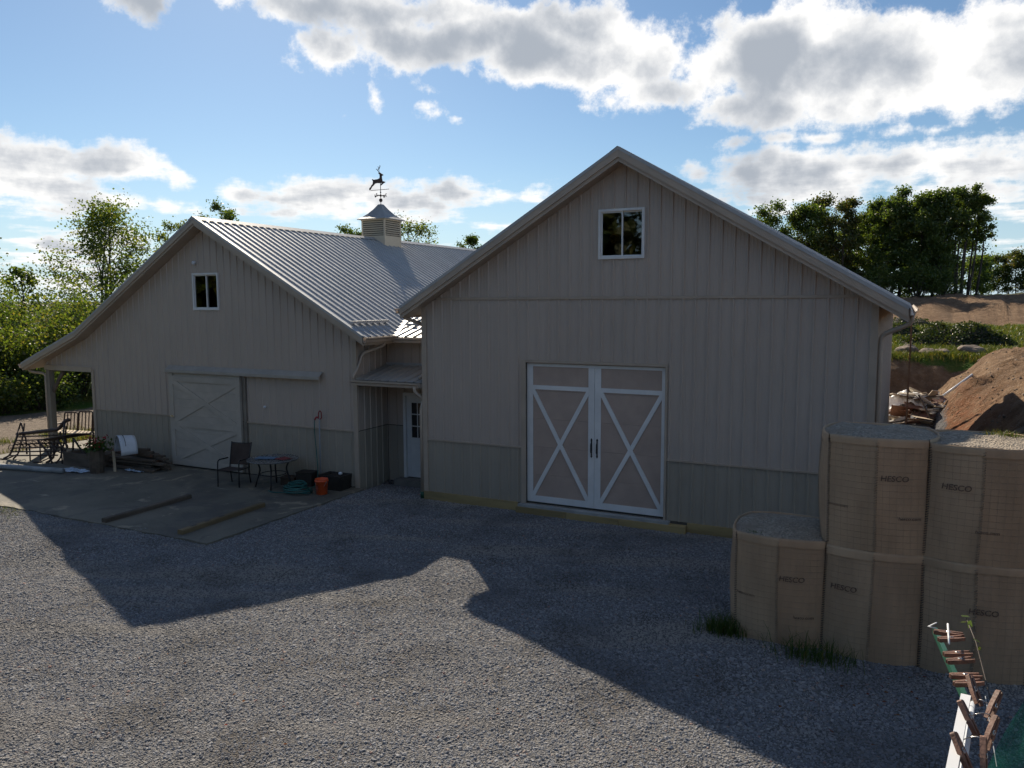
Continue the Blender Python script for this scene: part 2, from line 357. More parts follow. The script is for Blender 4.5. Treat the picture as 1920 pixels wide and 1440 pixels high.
# ------------------------------------------------------------------ terrain
def fbm(x, y, sc, oct=4, seed=0.0):
    """vectorised value noise from sines of rotated lattices"""
    r = np.zeros_like(x); a = 1.0; tot = 0
    for k in range(oct):
        xi = x*sc+17.3*k+seed; yi = y*sc-9.1*k+seed*1.7
        x0 = np.floor(xi); y0 = np.floor(yi); fx = xi-x0; fy = yi-y0; fx = fx*fx*(3-2*fx); fy = fy*fy*(3-2*fy)
        h = lambda i, j: np.modf(np.abs(np.sin(i*127.1+j*311.7+seed*3.3)*43758.5453))[0]
        r += a*((h(x0,y0)*(1-fx)+h(x0+1,y0)*fx)*(1-fy)+(h(x0,y0+1)*(1-fx)+h(x0+1,y0+1)*fx)*fy); tot += a; a *= .5; sc *= 2.1
    return r/tot
def terrain(x, y):
    x = np.asarray(x, float); y = np.asarray(y, float); r = np.hypot(x-9, y+15)
    n1 = fbm(x, y, .35, 4, 3.1); n2 = fbm(x, y, 1.3, 3, 5.5)
    wr = smoothstep(-6, 6, x)
    # spoil bank on the right, gullied
    toe = 12.1-.075*y + (n1-.5)*1.2
    b1 = np.clip((x-toe)/2.9, 0, 1.0); b1 = (b1*(1.6-.6*b1))*2.6*smoothstep(-3.5, 2.5, y)*smoothstep(30, 21, y)
    gul = (fbm(x*.35+y*.15, (y-x*.6)*1.0, 1.5, 3, 9.0)-.5)*.8+(fbm(x, y, 2.2, 3, 4.4)-.5)*.35
    b1 = b1 + gul*np.clip(b1, 0, 1)
    edge = 22.5+(n1-.5)*2.4
    b2 = smoothstep(0, 3.0, y-edge)*1.95 + np.clip(y-26, 0, 40)*.013 + (n2-.5)*.35*smoothstep(0, 2, y-edge)
    b2 *= smoothstep(2, 8, x)
    h = np.maximum(b1, b2)
    berm = smoothstep(60, 76, y+(n1-.5)*5)*(2.35+ .028*np.clip(x-8, 0, 60)) + (n1-.5)*.8*smoothstep(56, 66, y)
    h = h + berm*wr
    h = h + (n2-.5)*.10*smoothstep(10.3, 12, x)
    # land drops away on the left, far ridges close the horizon
    fall = smoothstep(-26, -120, x)*-14 + smoothstep(25, 160, y)*-12*(1-smoothstep(-25, 5, x))
    far = smoothstep(260, 1500, r)
    h = h+fall*(1-far)+far*(8*fbm(x, y, .0016, 4, 1.0)+1.5)*(r/1500)**.35
    und = (fbm(x, y, .22, 3, 2.2)-.5)*.5*smoothstep(14, 30, np.hypot(x+3, y+4))
    h = h+und*smoothstep(-15, -20, x)
    return h
def gridaxis(lo, d0, d1, step, hi, g=1.13):
    a = list(np.arange(d0, d1+1e-6, step)); s = step; p = d1
    while p < hi: s *= g; p += s; a.append(min(p, hi))
    s = step; p = d0; b = []
    while p > lo: s *= g; p -= s; b.append(max(p, lo))
    return np.array(b[::-1]+a)
def build_terrain():
    xs = np.unique(np.concatenate([gridaxis(-5000, -30, 30, .5, 4000), np.arange(9, 24, .22)]))
    ys = np.unique(np.concatenate([gridaxis(-300, -18, 34, .5, 6000), np.arange(0, 32, .25)]))
    X, Y = np.meshgrid(xs, ys); Z = terrain(X, Y)
    nx, ny = len(xs), len(ys)
    # sink a little under the gravel patch and slab
    sink = .012+.09*smoothstep(-9.9, -9.3, X)*(1-smoothstep(11.9, 12.3, X))*smoothstep(-14, -13, Y)*(1-smoothstep(.8, 1.2, Y))
    V = np.stack([X.ravel(), Y.ravel(), (Z-sink).ravel()], 1)
    i = np.arange(nx*ny).reshape(ny, nx)
    F = np.stack([i[:-1,:-1], i[:-1,1:], i[1:,1:], i[1:,:-1]], -1).reshape(-1, 4)
    me = bpy.data.meshes.new('ground'); me.vertices.add(len(V)); me.vertices.foreach_set('co', V.ravel())
    me.loops.add(F.size); me.loops.foreach_set('vertex_index', F.ravel()); me.polygons.add(len(F))
    me.polygons.foreach_set('loop_start', np.arange(0, F.size, 4)); me.update(calc_edges=True)
    me.polygons.foreach_set('use_smooth', [True]*len(F))
    def attr(nm, a):
        t = me.attributes.new(nm, 'FLOAT', 'POINT'); t.data.foreach_set('value', np.asarray(a, np.float32).ravel())
    r = np.hypot(X-9, Y+15)
    n1 = fbm(X, Y, .35, 4, 3.1)
    grav = smoothstep(-9.5, -8.2, X+(n1-.5)*1.5)*(1-smoothstep(10.6, 11.6, X))*(1-smoothstep(18, 21, Y))
    attr('gravel', grav)
    plateau = smoothstep(25.2, 26.2, Y+(n1-.5)*2.5)*(1-smoothstep(59, 64, Y+(n1-.5)*4))*smoothstep(3, 8, X)
    farg = smoothstep(180, 400, r)
    left = smoothstep(-21.5, -23.5, X+(n1-.5)*3)
    strip = smoothstep(-8.0, -9.5, X)*smoothstep(-3.4, -4.6, Y)*.5
    attr('grass', np.clip(plateau+farg+left+strip, 0, 1))
    attr('forest', np.maximum(farg, smoothstep(80, 95, Y)*smoothstep(-8, 2, X)))
    attr('red', .8*np.exp(-((X-11.4)/.8)**2-((Y-13)/3.5)**2))
    m, T, b, o = newmat('ground_mix')
    A = lambda nm: T.new('ShaderNodeAttribute', attribute_name=nm).outputs['Fac']
    tc = T.new('ShaderNodeTexCoord').outputs['Object']
    nf = T.noise(tc, 3.1, 7, .65); nb = T.noise(tc, .45, 5, .6); ng = T.noise(tc, 14, 6, .7)
    dirt = T.ramp(T.noise(tc, 2.2, 9, .72), [(.25,(.12,.072,.042)),(.5,(.25,.16,.095)),(.75,(.38,.27,.175))])
    dirt = T.mix(T.smooth(nb, .35, .7), dirt, T.mix(1.0, dirt, (.78,.74,.72), 'MULTIPLY'))
    stones = T.vor(tc, 9.0); dirt = T.mix(T.smooth(stones, .16, .10), dirt, (.36,.31,.26))
    dirt = T.mix(T.math('MULTIPLY', A('red'), T.smooth(nf, .3, .6)), dirt, (.26,.095,.04))
    x_, y_, z_ = T.sep(tc)
    road = T.ramp(T.noise(tc, 5, 7, .7), [(.2,(.15,.115,.085)),(.5,(.25,.20,.155)),(.8,(.36,.30,.25))])
    c = T.mix(T.smooth(x_, -9, -12), dirt, road)
    gv = T.ramp(T.vor(tc, 38, out='Color'), [(0,(.05,.05,.055)),(.5,(.13,.13,.14)),(1,(.30,.28,.27))])
    c = T.mix(T.smooth(T.math('ADD', A('gravel'), T.math('MULTIPLY', T.math('SUBTRACT', nf, .5), .8)), .4, .6), c, gv)
    gr = T.ramp(nf, [(.2,(.05,.07,.018)),(.5,(.105,.13,.03)),(.8,(.20,.18,.06))])
    gr = T.mix(T.smooth(nb, .45, .65), gr, (.075,.15,.022))
    gm = T.smooth(T.math('ADD', A('grass'), T.math('MULTIPLY', T.math('SUBTRACT', ng, .5), .9)), .42, .62)
    c = T.mix(gm, c, gr)
    fo = T.ramp(T.noise(tc, .06, 8, .7), [(.3,(.018,.03,.012)),(.6,(.04,.06,.02)),(.8,(.07,.075,.025))])
    c = T.mix(A('forest'), c, fo)
    T.put(b.inputs['Base Color'], c); b.inputs['Roughness'].default_value = .95; b.inputs['Specular IOR Level'].default_value = .2
    hgt = T.math('ADD', T.math('MULTIPLY', nf, 1.0), T.math('MULTIPLY', ng, .6))
    T.link(T.bump(hgt, 1.0, .22), b.inputs['Normal'])
    me.materials.append(m)
    g = bpy.data.objects.new('ground', me); COL.objects.link(g); props(g, 'gravel lot, dirt banks and grassy field around the barns', kind='structure')
build_terrain()

# ------------------------------------------------------------------ gravel: a bumpy bed strewn with real stones
def build_gravel():
    st = .11; xs = np.arange(-9.6, 12.2, st); ys = np.arange(-13.5, .9, st)
    X, Y = np.meshgrid(xs, ys)
    u = X*.93+Y*.36; vv = Y*.93-X*.36
    ruts = .034*np.sin(vv*2.1+1.5*fbm(X, Y, .25, 2, 4.0)*6)*smoothstep(3.5, -2, X)*smoothstep(-4.5, -7, Y)
    Z = (fbm(X, Y, .9, 4, 7.0)-.5)*.07+(fbm(X, Y, 3.2, 2, 8.0)-.5)*.03+ruts
    Z *= smoothstep(.2, -1.2, Y)*.9+.1
    keep = (Y > -10.86-.586*(X-2.05)-1.2) & (Y > -10.86+.494*(X-2.05)-1.4) & ~((X < -1.95) & (Y > -4.6))
    keep &= ~((Y > 0) & ((X > -.05) | (X < -1.9)))
    i = np.arange(X.size).reshape(X.shape)
    q = np.stack([i[:-1,:-1], i[:-1,1:], i[1:,1:], i[1:,:-1]], -1)[keep[:-1,:-1]]
    used = np.unique(q); mp = -np.ones(X.size, int); mp[used] = np.arange(len(used))
    V = np.stack([X.ravel(), Y.ravel(), Z.ravel()], 1)[used]; F = mp[q]
    me = bpy.data.meshes.new('gravel_bed'); me.from_pydata(V.tolist(), [], F.tolist())
    m, T, b, o = newmat('gravel_bed'); tc = T.new('ShaderNodeTexCoord').outputs['Object']
    c = T.ramp(T.vor(tc, 44, out='Color'), [(0,(.05,.05,.053)),(.5,(.13,.128,.13)),(.9,(.22,.21,.20)),(1,(.32,.30,.28))])
    c = T.mix(T.smooth(T.noise(tc, 1.1, 5, .6), .45, .75), c, (.075,.065,.055))
    T.put(b.inputs['Base Color'], c); b.inputs['Roughness'].default_value = .95
    T.link(T.bump(T.vor(tc, 44), 1.0, .02), b.inputs['Normal'])
    me.materials.append(m)
    g = bpy.data.objects.new('gravel', me); COL.objects.link(g); props(g, 'loose blue grey crushed stone covering the yard', 'gravel', kind='stuff')
    sm, T, b, o = newmat('gravel_stone'); r = T.new('ShaderNodeObjectInfo').outputs['Random']
    tc = T.new('ShaderNodeTexCoord').outputs['Object']
    c = T.ramp(r, [(0,(.105,.115,.135)),(.3,(.18,.19,.21)),(.6,(.25,.255,.27)),(.82,(.31,.31,.315)),(.95,(.40,.39,.38)),(.985,(.34,.24,.18)),(1,(.38,.18,.14))])
    c = T.mix(.25, c, T.ramp(T.noise(tc, 2.5, 4, .6), [(.3,(.12,.125,.14)),(.7,(.36,.35,.35))]))
    # wheel paths and dusty fines, following the drive across the yard
    loc = T.new('ShaderNodeObjectInfo').outputs['Location']; lx, ly, lz = T.sep(loc)
    along = T.combine(T.math('ADD', T.math('MULTIPLY', lx, .16), T.math('MULTIPLY', ly, .06)), T.math('SUBTRACT', T.math('MULTIPLY', ly, 1.0), T.math('MULTIPLY', lx, .38)), 0.0)
    c = T.mix(T.math('MULTIPLY', T.smooth(T.noise(along, 1.0, 4, .55), .5, .64), .7), c, (.33,.30,.26))
    c = T.mix(T.math('MULTIPLY', T.smooth(T.noise(loc, .55, 4, .6), .48, .66), .55), c, (.11,.112,.122))
    T.put(b.inputs['Base Color'], c); b.inputs['Roughness'].default_value = .85; b.inputs['Specular IOR Level'].default_value = .35
    ng = bpy.data.node_groups.new('gravel_scatter', 'GeometryNodeTree')
    ng.interface.new_socket('Geometry', in_out='INPUT', socket_type='NodeSocketGeometry'); ng.interface.new_socket('Geometry', in_out='OUTPUT', socket_type='NodeSocketGeometry')
    N = ng.nodes; L = ng.links; gi = N.new('NodeGroupInput'); go = N.new('NodeGroupOutput')
    dp = N.new('GeometryNodeDistributePointsOnFaces'); dp.inputs['Density'].default_value = 1750; dp.inputs['Seed'].default_value = 3
    ico = N.new('GeometryNodeMeshIcoSphere'); ico.inputs['Radius'].default_value = .0106; ico.inputs['Subdivisions'].default_value = 1
    sh = N.new('GeometryNodeSetShadeSmooth'); sh.inputs['Shade Smooth'].default_value = False
    mt = N.new('GeometryNodeSetMaterial'); mt.inputs['Material'].default_value = sm
    ip = N.new('GeometryNodeInstanceOnPoints')
    rr = N.new('FunctionNodeRandomValue'); rr.data_type = 'FLOAT_VECTOR'; rr.inputs[0].default_value = (-.55,-.55,0); rr.inputs[1].default_value = (.55,.55,6.28)
    rs = N.new('FunctionNodeRandomValue'); rs.data_type = 'FLOAT_VECTOR'; rs.inputs[0].default_value = (.55,.5,.35); rs.inputs[1].default_value = (1.5,1.25,.95); rs.inputs['Seed'].default_value = 5
    jg = N.new('GeometryNodeJoinGeometry')
    L.new(gi.outputs[0], dp.inputs['Mesh']); L.new(ico.outputs[0], sh.inputs[0]); L.new(sh.outputs[0], mt.inputs[0])
    L.new(dp.outputs['Points'], ip.inputs['Points']); L.new(mt.outputs[0], ip.inputs['Instance'])
    rf = N.new('FunctionNodeRandomValue'); rf.data_type = 'FLOAT'; rf.inputs[2].default_value = 0; rf.inputs[3].default_value = 1; rf.inputs['Seed'].default_value = 9
    pw = N.new('ShaderNodeMath'); pw.operation = 'POWER'; pw.inputs[1].default_value = 5; ma = N.new('ShaderNodeMath'); ma.operation = 'MULTIPLY_ADD'; ma.inputs[1].default_value = 1.5; ma.inputs[2].default_value = .85
    vm = N.new('ShaderNodeVectorMath'); vm.operation = 'SCALE'
    L.new(rf.outputs[1], pw.inputs[0]); L.new(pw.outputs[0], ma.inputs[0]); L.new(rs.outputs[0], vm.inputs[0]); L.new(ma.outputs[0], vm.inputs['Scale'])
    L.new(rr.outputs[0], ip.inputs['Rotation']); L.new(vm.outputs[0], ip.inputs['Scale'])
    L.new(gi.outputs[0], jg.inputs[0]); L.new(ip.outputs[0], jg.inputs[0]); L.new(jg.outputs[0], go.inputs[0])
    md = g.modifiers.new('scatter', 'NODES'); md.node_group = ng
build_gravel()

# ------------------------------------------------------------------ concrete pad
def build_pad():
    m, T, b, o = newmat('stained_concrete'); tc = T.new('ShaderNodeTexCoord').outputs['Object']
    c = T.ramp(T.noise(tc, .55, 6, .62, .4), [(.3,(.075,.068,.052)),(.5,(.145,.132,.10)),(.72,(.22,.195,.145))])
    c = T.mix(T.smooth(T.noise(tc, 1.3, 6, .7, .8), .575, .66), c, (.34,.29,.21))
    c = T.mix(T.math('MULTIPLY', T.smooth(T.noise(tc, .9, 5, .6, 1.0), .52, .62), .6), c, (.07,.065,.062))
    st = T.vmath('MULTIPLY', tc, (.5, 3.0, 1)); c = T.mix(T.smooth(T.noise(st, 1.3, 5, .6), .66, .74), c, (.40,.36,.29))
    c = T.mix(.25, c, T.ramp(T.noise(tc, 30, 4, .7), [(.3,(.06,.06,.055)),(.7,(.22,.21,.185))]))
    T.put(b.inputs['Base Color'], c); b.inputs['Roughness'].default_value = .82
    T.link(T.bump(T.noise(tc, 25, 5, .7), .3, .01), b.inputs['Normal'])
    # outline with slightly worn edge
    pts = []
    for k in range(60): t = k/59; pts.append((-14.4+t*12.6, -4.78+.02*math.sin(k*1.7)+.012*math.sin(k*.6)))
    for k in range(1, 24): t = k/23; pts.append((-1.80+.015*math.sin(k*2.1), -4.78+t*4.84))
    pts += [(-11.6, .06), (-11.6, 15.3), (-14.4, 15.3)]
    n = len(pts); v = [(x, y, -.12) for x, y in pts]+[(x, y, .032) for x, y in pts]
    f = [tuple(range(n, 2*n))]+[(i, (i+1) % n, n+(i+1) % n, n+i) for i in range(n)]
    o = finish('concrete_pad', v, f, m); props(o, 'stained concrete apron in front of the left barn', kind='structure')
build_pad()
# ------------------------------------------------------------------ ribbed steel panels
PITCH_W = 9.5/40
def prof(p, h):
    w = .05 if h < .025 else .058
    return [(0,0),(w*.28,h),(w*.72,h),(w,0),(p*.42,0),(p*.42+.008,h*.13),(p*.42+.022,h*.13),(p*.42+.03,0),(p*.70,0),(p*.70+.008,h*.13),(p*.70+.022,h*.13),(p*.70+.03,0),(p,0)]
def panels(parent, name, mat, Mf, u0, u1, vlo, vhi, pitch=PITCH_W, h=.022, holes=(), breaks=(), phase=0.0, share=True):
    """ribbed sheets between u0 and u1; vlo/vhi are functions of u; Mf(u, v, d) maps to world; each sheet is one object"""
    k0 = math.floor((u0-phase)/pitch)
    u = phase+k0*pitch; made = []
    while u < u1-1e-6:
        P = [(u+a, d) for a, d in prof(pitch, h)]
        def depth(q):
            for (a, da), (b, db) in zip(P, P[1:]):
                if a-1e-9 <= q <= b+1e-9: return da+(db-da)*((q-a)/(b-a) if b > a else 0)
            return 0
        a0, a1 = max(u, u0), min(u+pitch, u1)
        us = {round(a0, 6), round(a1, 6)} | {round(q, 6) for q, d in P if a0 < q < a1} | {round(q, 6) for q in breaks if a0 < q < a1}
        for hx0, hx1, hz0, hz1 in holes: us |= {round(q, 6) for q in (hx0, hx1) if a0 < q < a1}
        us = sorted(us); mb = MB(); lst = []
        for a, b in zip(us, us[1:]):
            if b-a < 1e-5: continue
            mid = (a+b)/2; lo_a, lo_b, hi_a, hi_b = vlo(a+1e-7), vlo(b-1e-7), vhi(a+1e-7), vhi(b-1e-7)
            if hi_a <= lo_a+1e-4 and hi_b <= lo_b+1e-4: continue
            hi_a, hi_b = max(hi_a, lo_a), max(hi_b, lo_b)
            spans = [((lo_a, lo_b), (hi_a, hi_b))]
            for hx0, hx1, hz0, hz1 in holes:
                if hx0 <= mid <= hx1:
                    ns = []
                    for (la, lb), (ha, hb) in spans:
                        if hz0 >= max(ha, hb) or hz1 <= min(la, lb): ns.append(((la, lb), (ha, hb))); continue
                        if hz0 > max(la, lb): ns.append(((la, lb), (hz0, hz0)))
                        if hz1 < min(ha, hb): ns.append(((hz1, hz1), (ha, hb)))
                    spans = ns
            da, db = depth(a), depth(b)
            lst.append([[Mf(a, la, da), Mf(b, lb, db), Mf(b, hb, db), Mf(a, ha, da)] for (la, lb), (ha, hb) in spans])
        if lst and all(len(q) == 2 for q in lst): groups = [[q[0] for q in lst], [q[1] for q in lst]]     # sheet cut in two by an opening
        else: groups = [[r for q in lst for r in q]]
        for g in groups:
            mb = MB()
            for quad in g: mb.add(quad, [(0,1,2,3)])
            if mb.v: made.append(mb.build(name, mat, parent, share=share))
        u += pitch
    return made
def gutter(name, a, b, out, mat, parent):
    """K-style gutter from a to b (back top edge), out = horizontal direction away from the wall"""
    a, b, out = Vector(a), Vector(b), Vector(out).normalized(); pr = [(0,0),(0,-.115),(.075,-.115),(.085,-.06),(.12,-.03),(.12,0),(.108,0),(.108,-.022),(.075,-.05),(.065,-.103),(.012,-.103),(.012,0)]
    mb = MB(); n = len(pr)
    v = [p+out*x+Vector((0,0,z)) for p in (a, b) for x, z in pr]
    mb.add(v, [tuple(range(n)), tuple(range(2*n-1, n-1, -1))]+[(i, n+i, n+(i+1) % n, (i+1) % n) for i in range(n)])
    return mb.build(name, mat, parent)
def window(parent, x0, x1, z0, z1, y):
    """white sliding window, face at plane y looking to -y"""
    w = .036; mb = MB()
    for lo, hi in (((x0-.012,y-.045,z0-.012),(x0+w,y+.06,z1+.012)), ((x1-w,y-.045,z0-.012),(x1+.012,y+.06,z1+.012)), ((x0+w,y-.042,z0-.012),(x1-w,y+.06,z0+w)), ((x0+w,y-.042,z1-w),(x1-w,y+.06,z1+.012))): mb.box(lo, hi)
    fr = mb.build('window', white, parent)
    xm = (x0+x1)/2
    for k, (a, b, yy) in enumerate(((x0+w, xm+.025, y-.006), (xm-.005, x1-w, y+.024))):
        s = .028; mb = MB()
        for lo, hi in (((a,yy,z0+w),(a+s,yy+.025,z1-w)), ((b-s,yy,z0+w),(b,yy+.025,z1-w)), ((a+s,yy+.002,z0+w),(b-s,yy+.025,z0+w+s)), ((a+s,yy+.002,z1-w-s),(b-s,yy+.025,z1-w))): mb.box(lo, hi)
        mb.build('sash', white, fr)
        box('pane', (a+s-.004,yy+.010,z0+w+s-.004), (b-s+.004,yy+.015,z1-w-s+.004), glass, fr)
    return fr
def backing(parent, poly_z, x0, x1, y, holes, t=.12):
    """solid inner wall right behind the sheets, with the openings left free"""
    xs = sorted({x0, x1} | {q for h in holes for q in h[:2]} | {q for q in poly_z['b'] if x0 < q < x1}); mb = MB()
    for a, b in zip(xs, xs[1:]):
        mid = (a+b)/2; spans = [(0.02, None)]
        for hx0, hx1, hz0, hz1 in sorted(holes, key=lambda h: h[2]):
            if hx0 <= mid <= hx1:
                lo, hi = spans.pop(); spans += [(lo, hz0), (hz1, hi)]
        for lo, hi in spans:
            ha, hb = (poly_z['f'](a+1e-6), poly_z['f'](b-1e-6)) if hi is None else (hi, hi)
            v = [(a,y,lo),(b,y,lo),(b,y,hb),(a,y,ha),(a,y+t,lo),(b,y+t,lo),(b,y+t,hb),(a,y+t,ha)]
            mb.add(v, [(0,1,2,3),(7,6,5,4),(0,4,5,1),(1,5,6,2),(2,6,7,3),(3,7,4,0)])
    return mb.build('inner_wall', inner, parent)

# ------------------------------------------------------------------ the right barn
RB_W, RB_L = 9.37, 15.0
RBX = 4.75
def rb_top(x): return 7.47-.596*abs(x-RBX)
def build_right_barn():
    B = thing('metal_barn', (RBX, 7.5, 0), 'taller taupe metal barn on the right with white cross-braced double doors', 'barn')
    door = (2.59, 5.64, .2, 3.26); win = (4.24, 5.17, 5.40, 6.36)
    under = lambda x: rb_top(x)-.215
    Mf = lambda u, v, d: (u, -d, v)
    panels(B, 'wall_panel', siding, Mf, 0, RB_W, lambda x: 4.645, under, holes=(win,), breaks=(RBX,))
    panels(B, 'wall_panel', siding, Mf, 0, RB_W, lambda x: 1.425, lambda x: min(4.60, under(x)), holes=(door,))
    panels(B, 'wainscot_panel', wains, Mf, 0, RB_W, lambda x: .19, lambda x: 1.40, holes=(door,))
    backing(B, {'f': under, 'b': (RBX,)}, .01, RB_W-.01, .004, (door, win))
    # band and drip trims
    xb = (7.47-.215-4.622)/.596
    box('band_trim', (RBX-xb+.05, -.030, 4.595), (RBX+xb-.05, -.003, 4.65), trim, B)
    for a, b in ((.1, door[0]-.1), (door[1]+.02, RB_W-.1)): box('wainscot_trim', (a, -.032, 1.395), (b, -.002, 1.43), trim, B)
    for x0, x1 in ((-.028, .095), (RB_W-.095, RB_W+.028)):
        o = box('corner_trim', (x0, -.034, .17), (x1, .0, under(max(.0, min(RB_W, (x0+x1)/2)))-.02), trim, B)
    box('corner_trim', (RB_W+.004, .0, .17), (RB_W+.030, .10, 4.35), trim, B)
    # right side wall sheets, end wall, left wall
    Ms = lambda u, v, d: (RB_W+d, u, v)
    panels(B, 'wall_panel', siding, Ms, .1, RB_L, lambda u: 1.42, lambda u: 4.42)
    panels(B, 'wainscot_panel', wains, Ms, .1, RB_L, lambda u: .15, lambda u: 1.40)
    box('side_wall', (RB_W-.14, .13, .02), (RB_W-.004, RB_L, 4.40), inner, B)
    box('side_wall', (.0, .13, .02), (.12, RB_L, 4.40), siding, B)
    mb = MB(); mb.prism([(0,.02),(RB_W,.02),(RB_W,under(RB_W)),(RBX,under(RBX)),(0,under(0))], lambda u, v, w: (u, RB_L+w, v), .1); mb.build('end_wall', siding, B)
    # roof
    ov = .4; y0, y1 = -ov, RB_L+.3; xe0, xe1 = -.36, 9.86
    sl_ = math.atan(.596); cs, sn = math.cos(sl_), math.sin(sl_); Lr = (RBX-xe0)/cs
    Mr = lambda u, v, d: (RBX+v*cs+d*sn, u, 7.47-v*sn+d*cs)
    Ml = lambda u, v, d: (RBX-v*cs-d*sn, u, 7.47-v*sn+d*cs)
    panels(B, 'roof_panel', roofm, Mr, y0, y1, lambda u: 0.0, lambda u: Lr+.03, pitch=.257, h=.034, phase=y0)
    panels(B, 'roof_panel', roofm, Ml, y0, y1, lambda u: 0.0, lambda u: Lr+.03, pitch=.257, h=.034, phase=y0)
    for s in (-1, 1):
        mb = MB(); xe = xe0 if s < 0 else xe1
        a = [(RBX, 7.465-.03), (xe, rb_top(xe)-.03), (xe, rb_top(xe)-.19), (RBX, 7.465-.19)]
        mb.prism(a, lambda u, v, w: (u, y0+.03+w, v), y1-y0-.06); mb.build('roof_deck', soffitm, B)
        # rake board in two steps and its cap
        mb = MB(); mb.prism([(RBX, 7.455), (xe, rb_top(xe)-.012), (xe, rb_top(xe)-.165), (RBX, 7.47-.165)], lambda u, v, w: (u, y0-.012+w, v), .04); mb.build('rake_trim', trim, B)
        mb = MB(); mb.prism([(RBX, 7.47-.160), (xe, rb_top(xe)-.160), (xe, rb_top(xe)-.245), (RBX, 7.47-.245)], lambda u, v, w: (u, y0+.02+w, v), .03); mb.build('rake_trim', trim, B)
        mb = MB(); mb.prism([(RBX, 7.47-.205), (xe, rb_top(xe)-.205), (xe, rb_top(xe)-.23), (RBX, 7.47-.23)], lambda u, v, w: (u, y0+.045+w, v), ov-.05); mb.build('soffit', soffitm, B)
        mb = MB(); mb.add([(RBX, y0-.02, 7.475+.03), (xe, y0-.02, rb_top(xe)+.03), (xe, y0+.06, rb_top(xe)+.03), (RBX, y0+.06, 7.475+.03), (RBX, y0-.02, 7.44), (xe, y0-.02, rb_top(xe)-.035)], [(0,1,2,3),(0,4,5,1)]); mb.build('rake_cap', roofb, B)
        mb = MB(); mb.add([Mr(y0-.03, -.01, .035) if s > 0 else Ml(y0-.03, -.01, .035), Mr(y1, -.01, .035) if s > 0 else Ml(y1, -.01, .035), Mr(y1, .17, .028) if s > 0 else Ml(y1, .17, .028), Mr(y0-.03, .17, .028) if s > 0 else Ml(y0-.03, .17, .028)], [(0,1,2,3)]); mb.build('ridge_cap', roofb, B)
        box('fascia', (xe-.01 if s > 0 else xe-.02, y0+.045, rb_top(xe)-.22), (xe+.02 if s > 0 else xe+.01, y1-.05, rb_top(xe)-.03), trim, B)
        gutter('gutter', (xe+.021*s, y0-.01, rb_top(xe)-.02), (xe+.021*s, y1, rb_top(xe)-.02), (s, 0, 0), trim, B)
    # downspouts
    pipe('downspout', round_path([(xe0-.07, -.15, 4.33), (xe0-.07, -.15, 4.2), (-.09, .22, 4.02), (-.07, .25, 3.6), (-.07, .25, 2.92), (-.16, .05, 2.80)], .16), .042, trim, B)
    pipe('downspout', round_path([(xe1+.05, -.12, 4.30), (xe1+.05, -.12, 4.15), (RB_W+.075, .06, 3.95), (RB_W+.075, .06, 3.7), (RB_W+.075, .06, .12)], .16), .042, trim, B)
    # double door: recessed, four tan sections, white boards on top
    x0, x1, z0, z1 = door; yd = .075
    D = box('double_door', (x0-.002, yd+.045, z0), (x1+.002, yd+.06, z1), inner, B)
    zs = [z0+.03+(z1-z0-.03)*k/5 for k in range(6)]
    for a, b in zip(zs, zs[1:]): box('door_section', (x0+.02, yd, a+.0015), (x1-.02, yd+.04, b-.0015), tanp, D)
    yt = yd-.022
    def board(a, b, c, d, off=0.0): box('door_trim', (a, yt-off, c), (b, yd-.002, d), white, D)
    cx0, cx1 = 4.00, 4.275; xr = x1-.085
    board(x0+.005, x0+.14, z0+.03, z1-.02); board(xr, x1-.005, z0+.03, z1-.02)
    board(cx0, (cx0+cx1)/2-.003, z0+.03, z1-.085); board((cx0+cx1)/2+.003, cx1, z0+.03, z1-.085)
    board(x0+.14, xr, z1-.083, z1-.02)
    for a, b in ((x0+.14, cx0), (cx1, xr)):
        board(a, b, z0+.03, z0+.165); board(a, b, 2.685, 2.775)
        za, zb = z0+.165, 2.685; w = .085
        for q, (p, r) in enumerate((((a, za), (b, zb)), ((a, zb), (b, za)))):
            d = Vector((r[0]-p[0], r[1]-p[1])).normalized(); n = Vector((-d.y, d.x))*w/2
            # diagonal board clipped to its bay
            cl = lambda u: max(a, min(b, u)); cz = lambda v: max(za, min(zb, v)); ex = w/2/abs(d.y); ez = w/2/abs(d.x)
            sgn = 1 if r[1] > p[1] else -1
            poly = [(p[0], p[1]), (p[0]+ex, p[1]), (r[0], r[1]-sgn*ez), (r[0], r[1]), (r[0]-ex, r[1]), (p[0], p[1]+sgn*ez)]
            mb = MB(); off = .003*q+.002; mb.prism(poly, lambda u, v, w_: (u, yt-off+w_, v), .020+off); mb.build('brace', white, D)
    for x in (4.075, 4.20):
        H = pipe('door_handle', round_path([(x, yt-.002, 1.39), (x, yt-.05, 1.42), (x, yt-.05, 1.60), (x, yt-.002, 1.63)], .04), .010, blackm, D)
        for zc, sg in ((1.385, -1), (1.635, 1)):
            mb = MB(); mb.prism([(x-.016, zc), (x-.012, zc+sg*.03), (x-.022, zc+sg*.045), (x, zc+sg*.085), (x+.022, zc+sg*.045), (x+.012, zc+sg*.03), (x+.016, zc)], lambda u, v, w: (u, yt-.009+w, v), .009); mb.build('handle_plate', blackm, H)
        mb = MB().box((x-.014, yt-.007, 1.39), (x+.014, yt-.001, 1.63)); mb.build('handle_plate', blackm, H)
    # jamb wraps
    box('door_jamb', (x0-.10, -.034, z0-.01), (x0-.001, -.001, z1+.06), trim, B); box('door_jamb', (x0-.03, .0, z0), (x0-.003, yd+.05, z1), trim, B)
    box('door_jamb', (x1+.001, -.034, z0-.01), (x1+.045, -.001, z1+.06), trim, B); box('door_jamb', (x1+.003, .0, z0), (x1+.03, yd+.05, z1), trim, B)
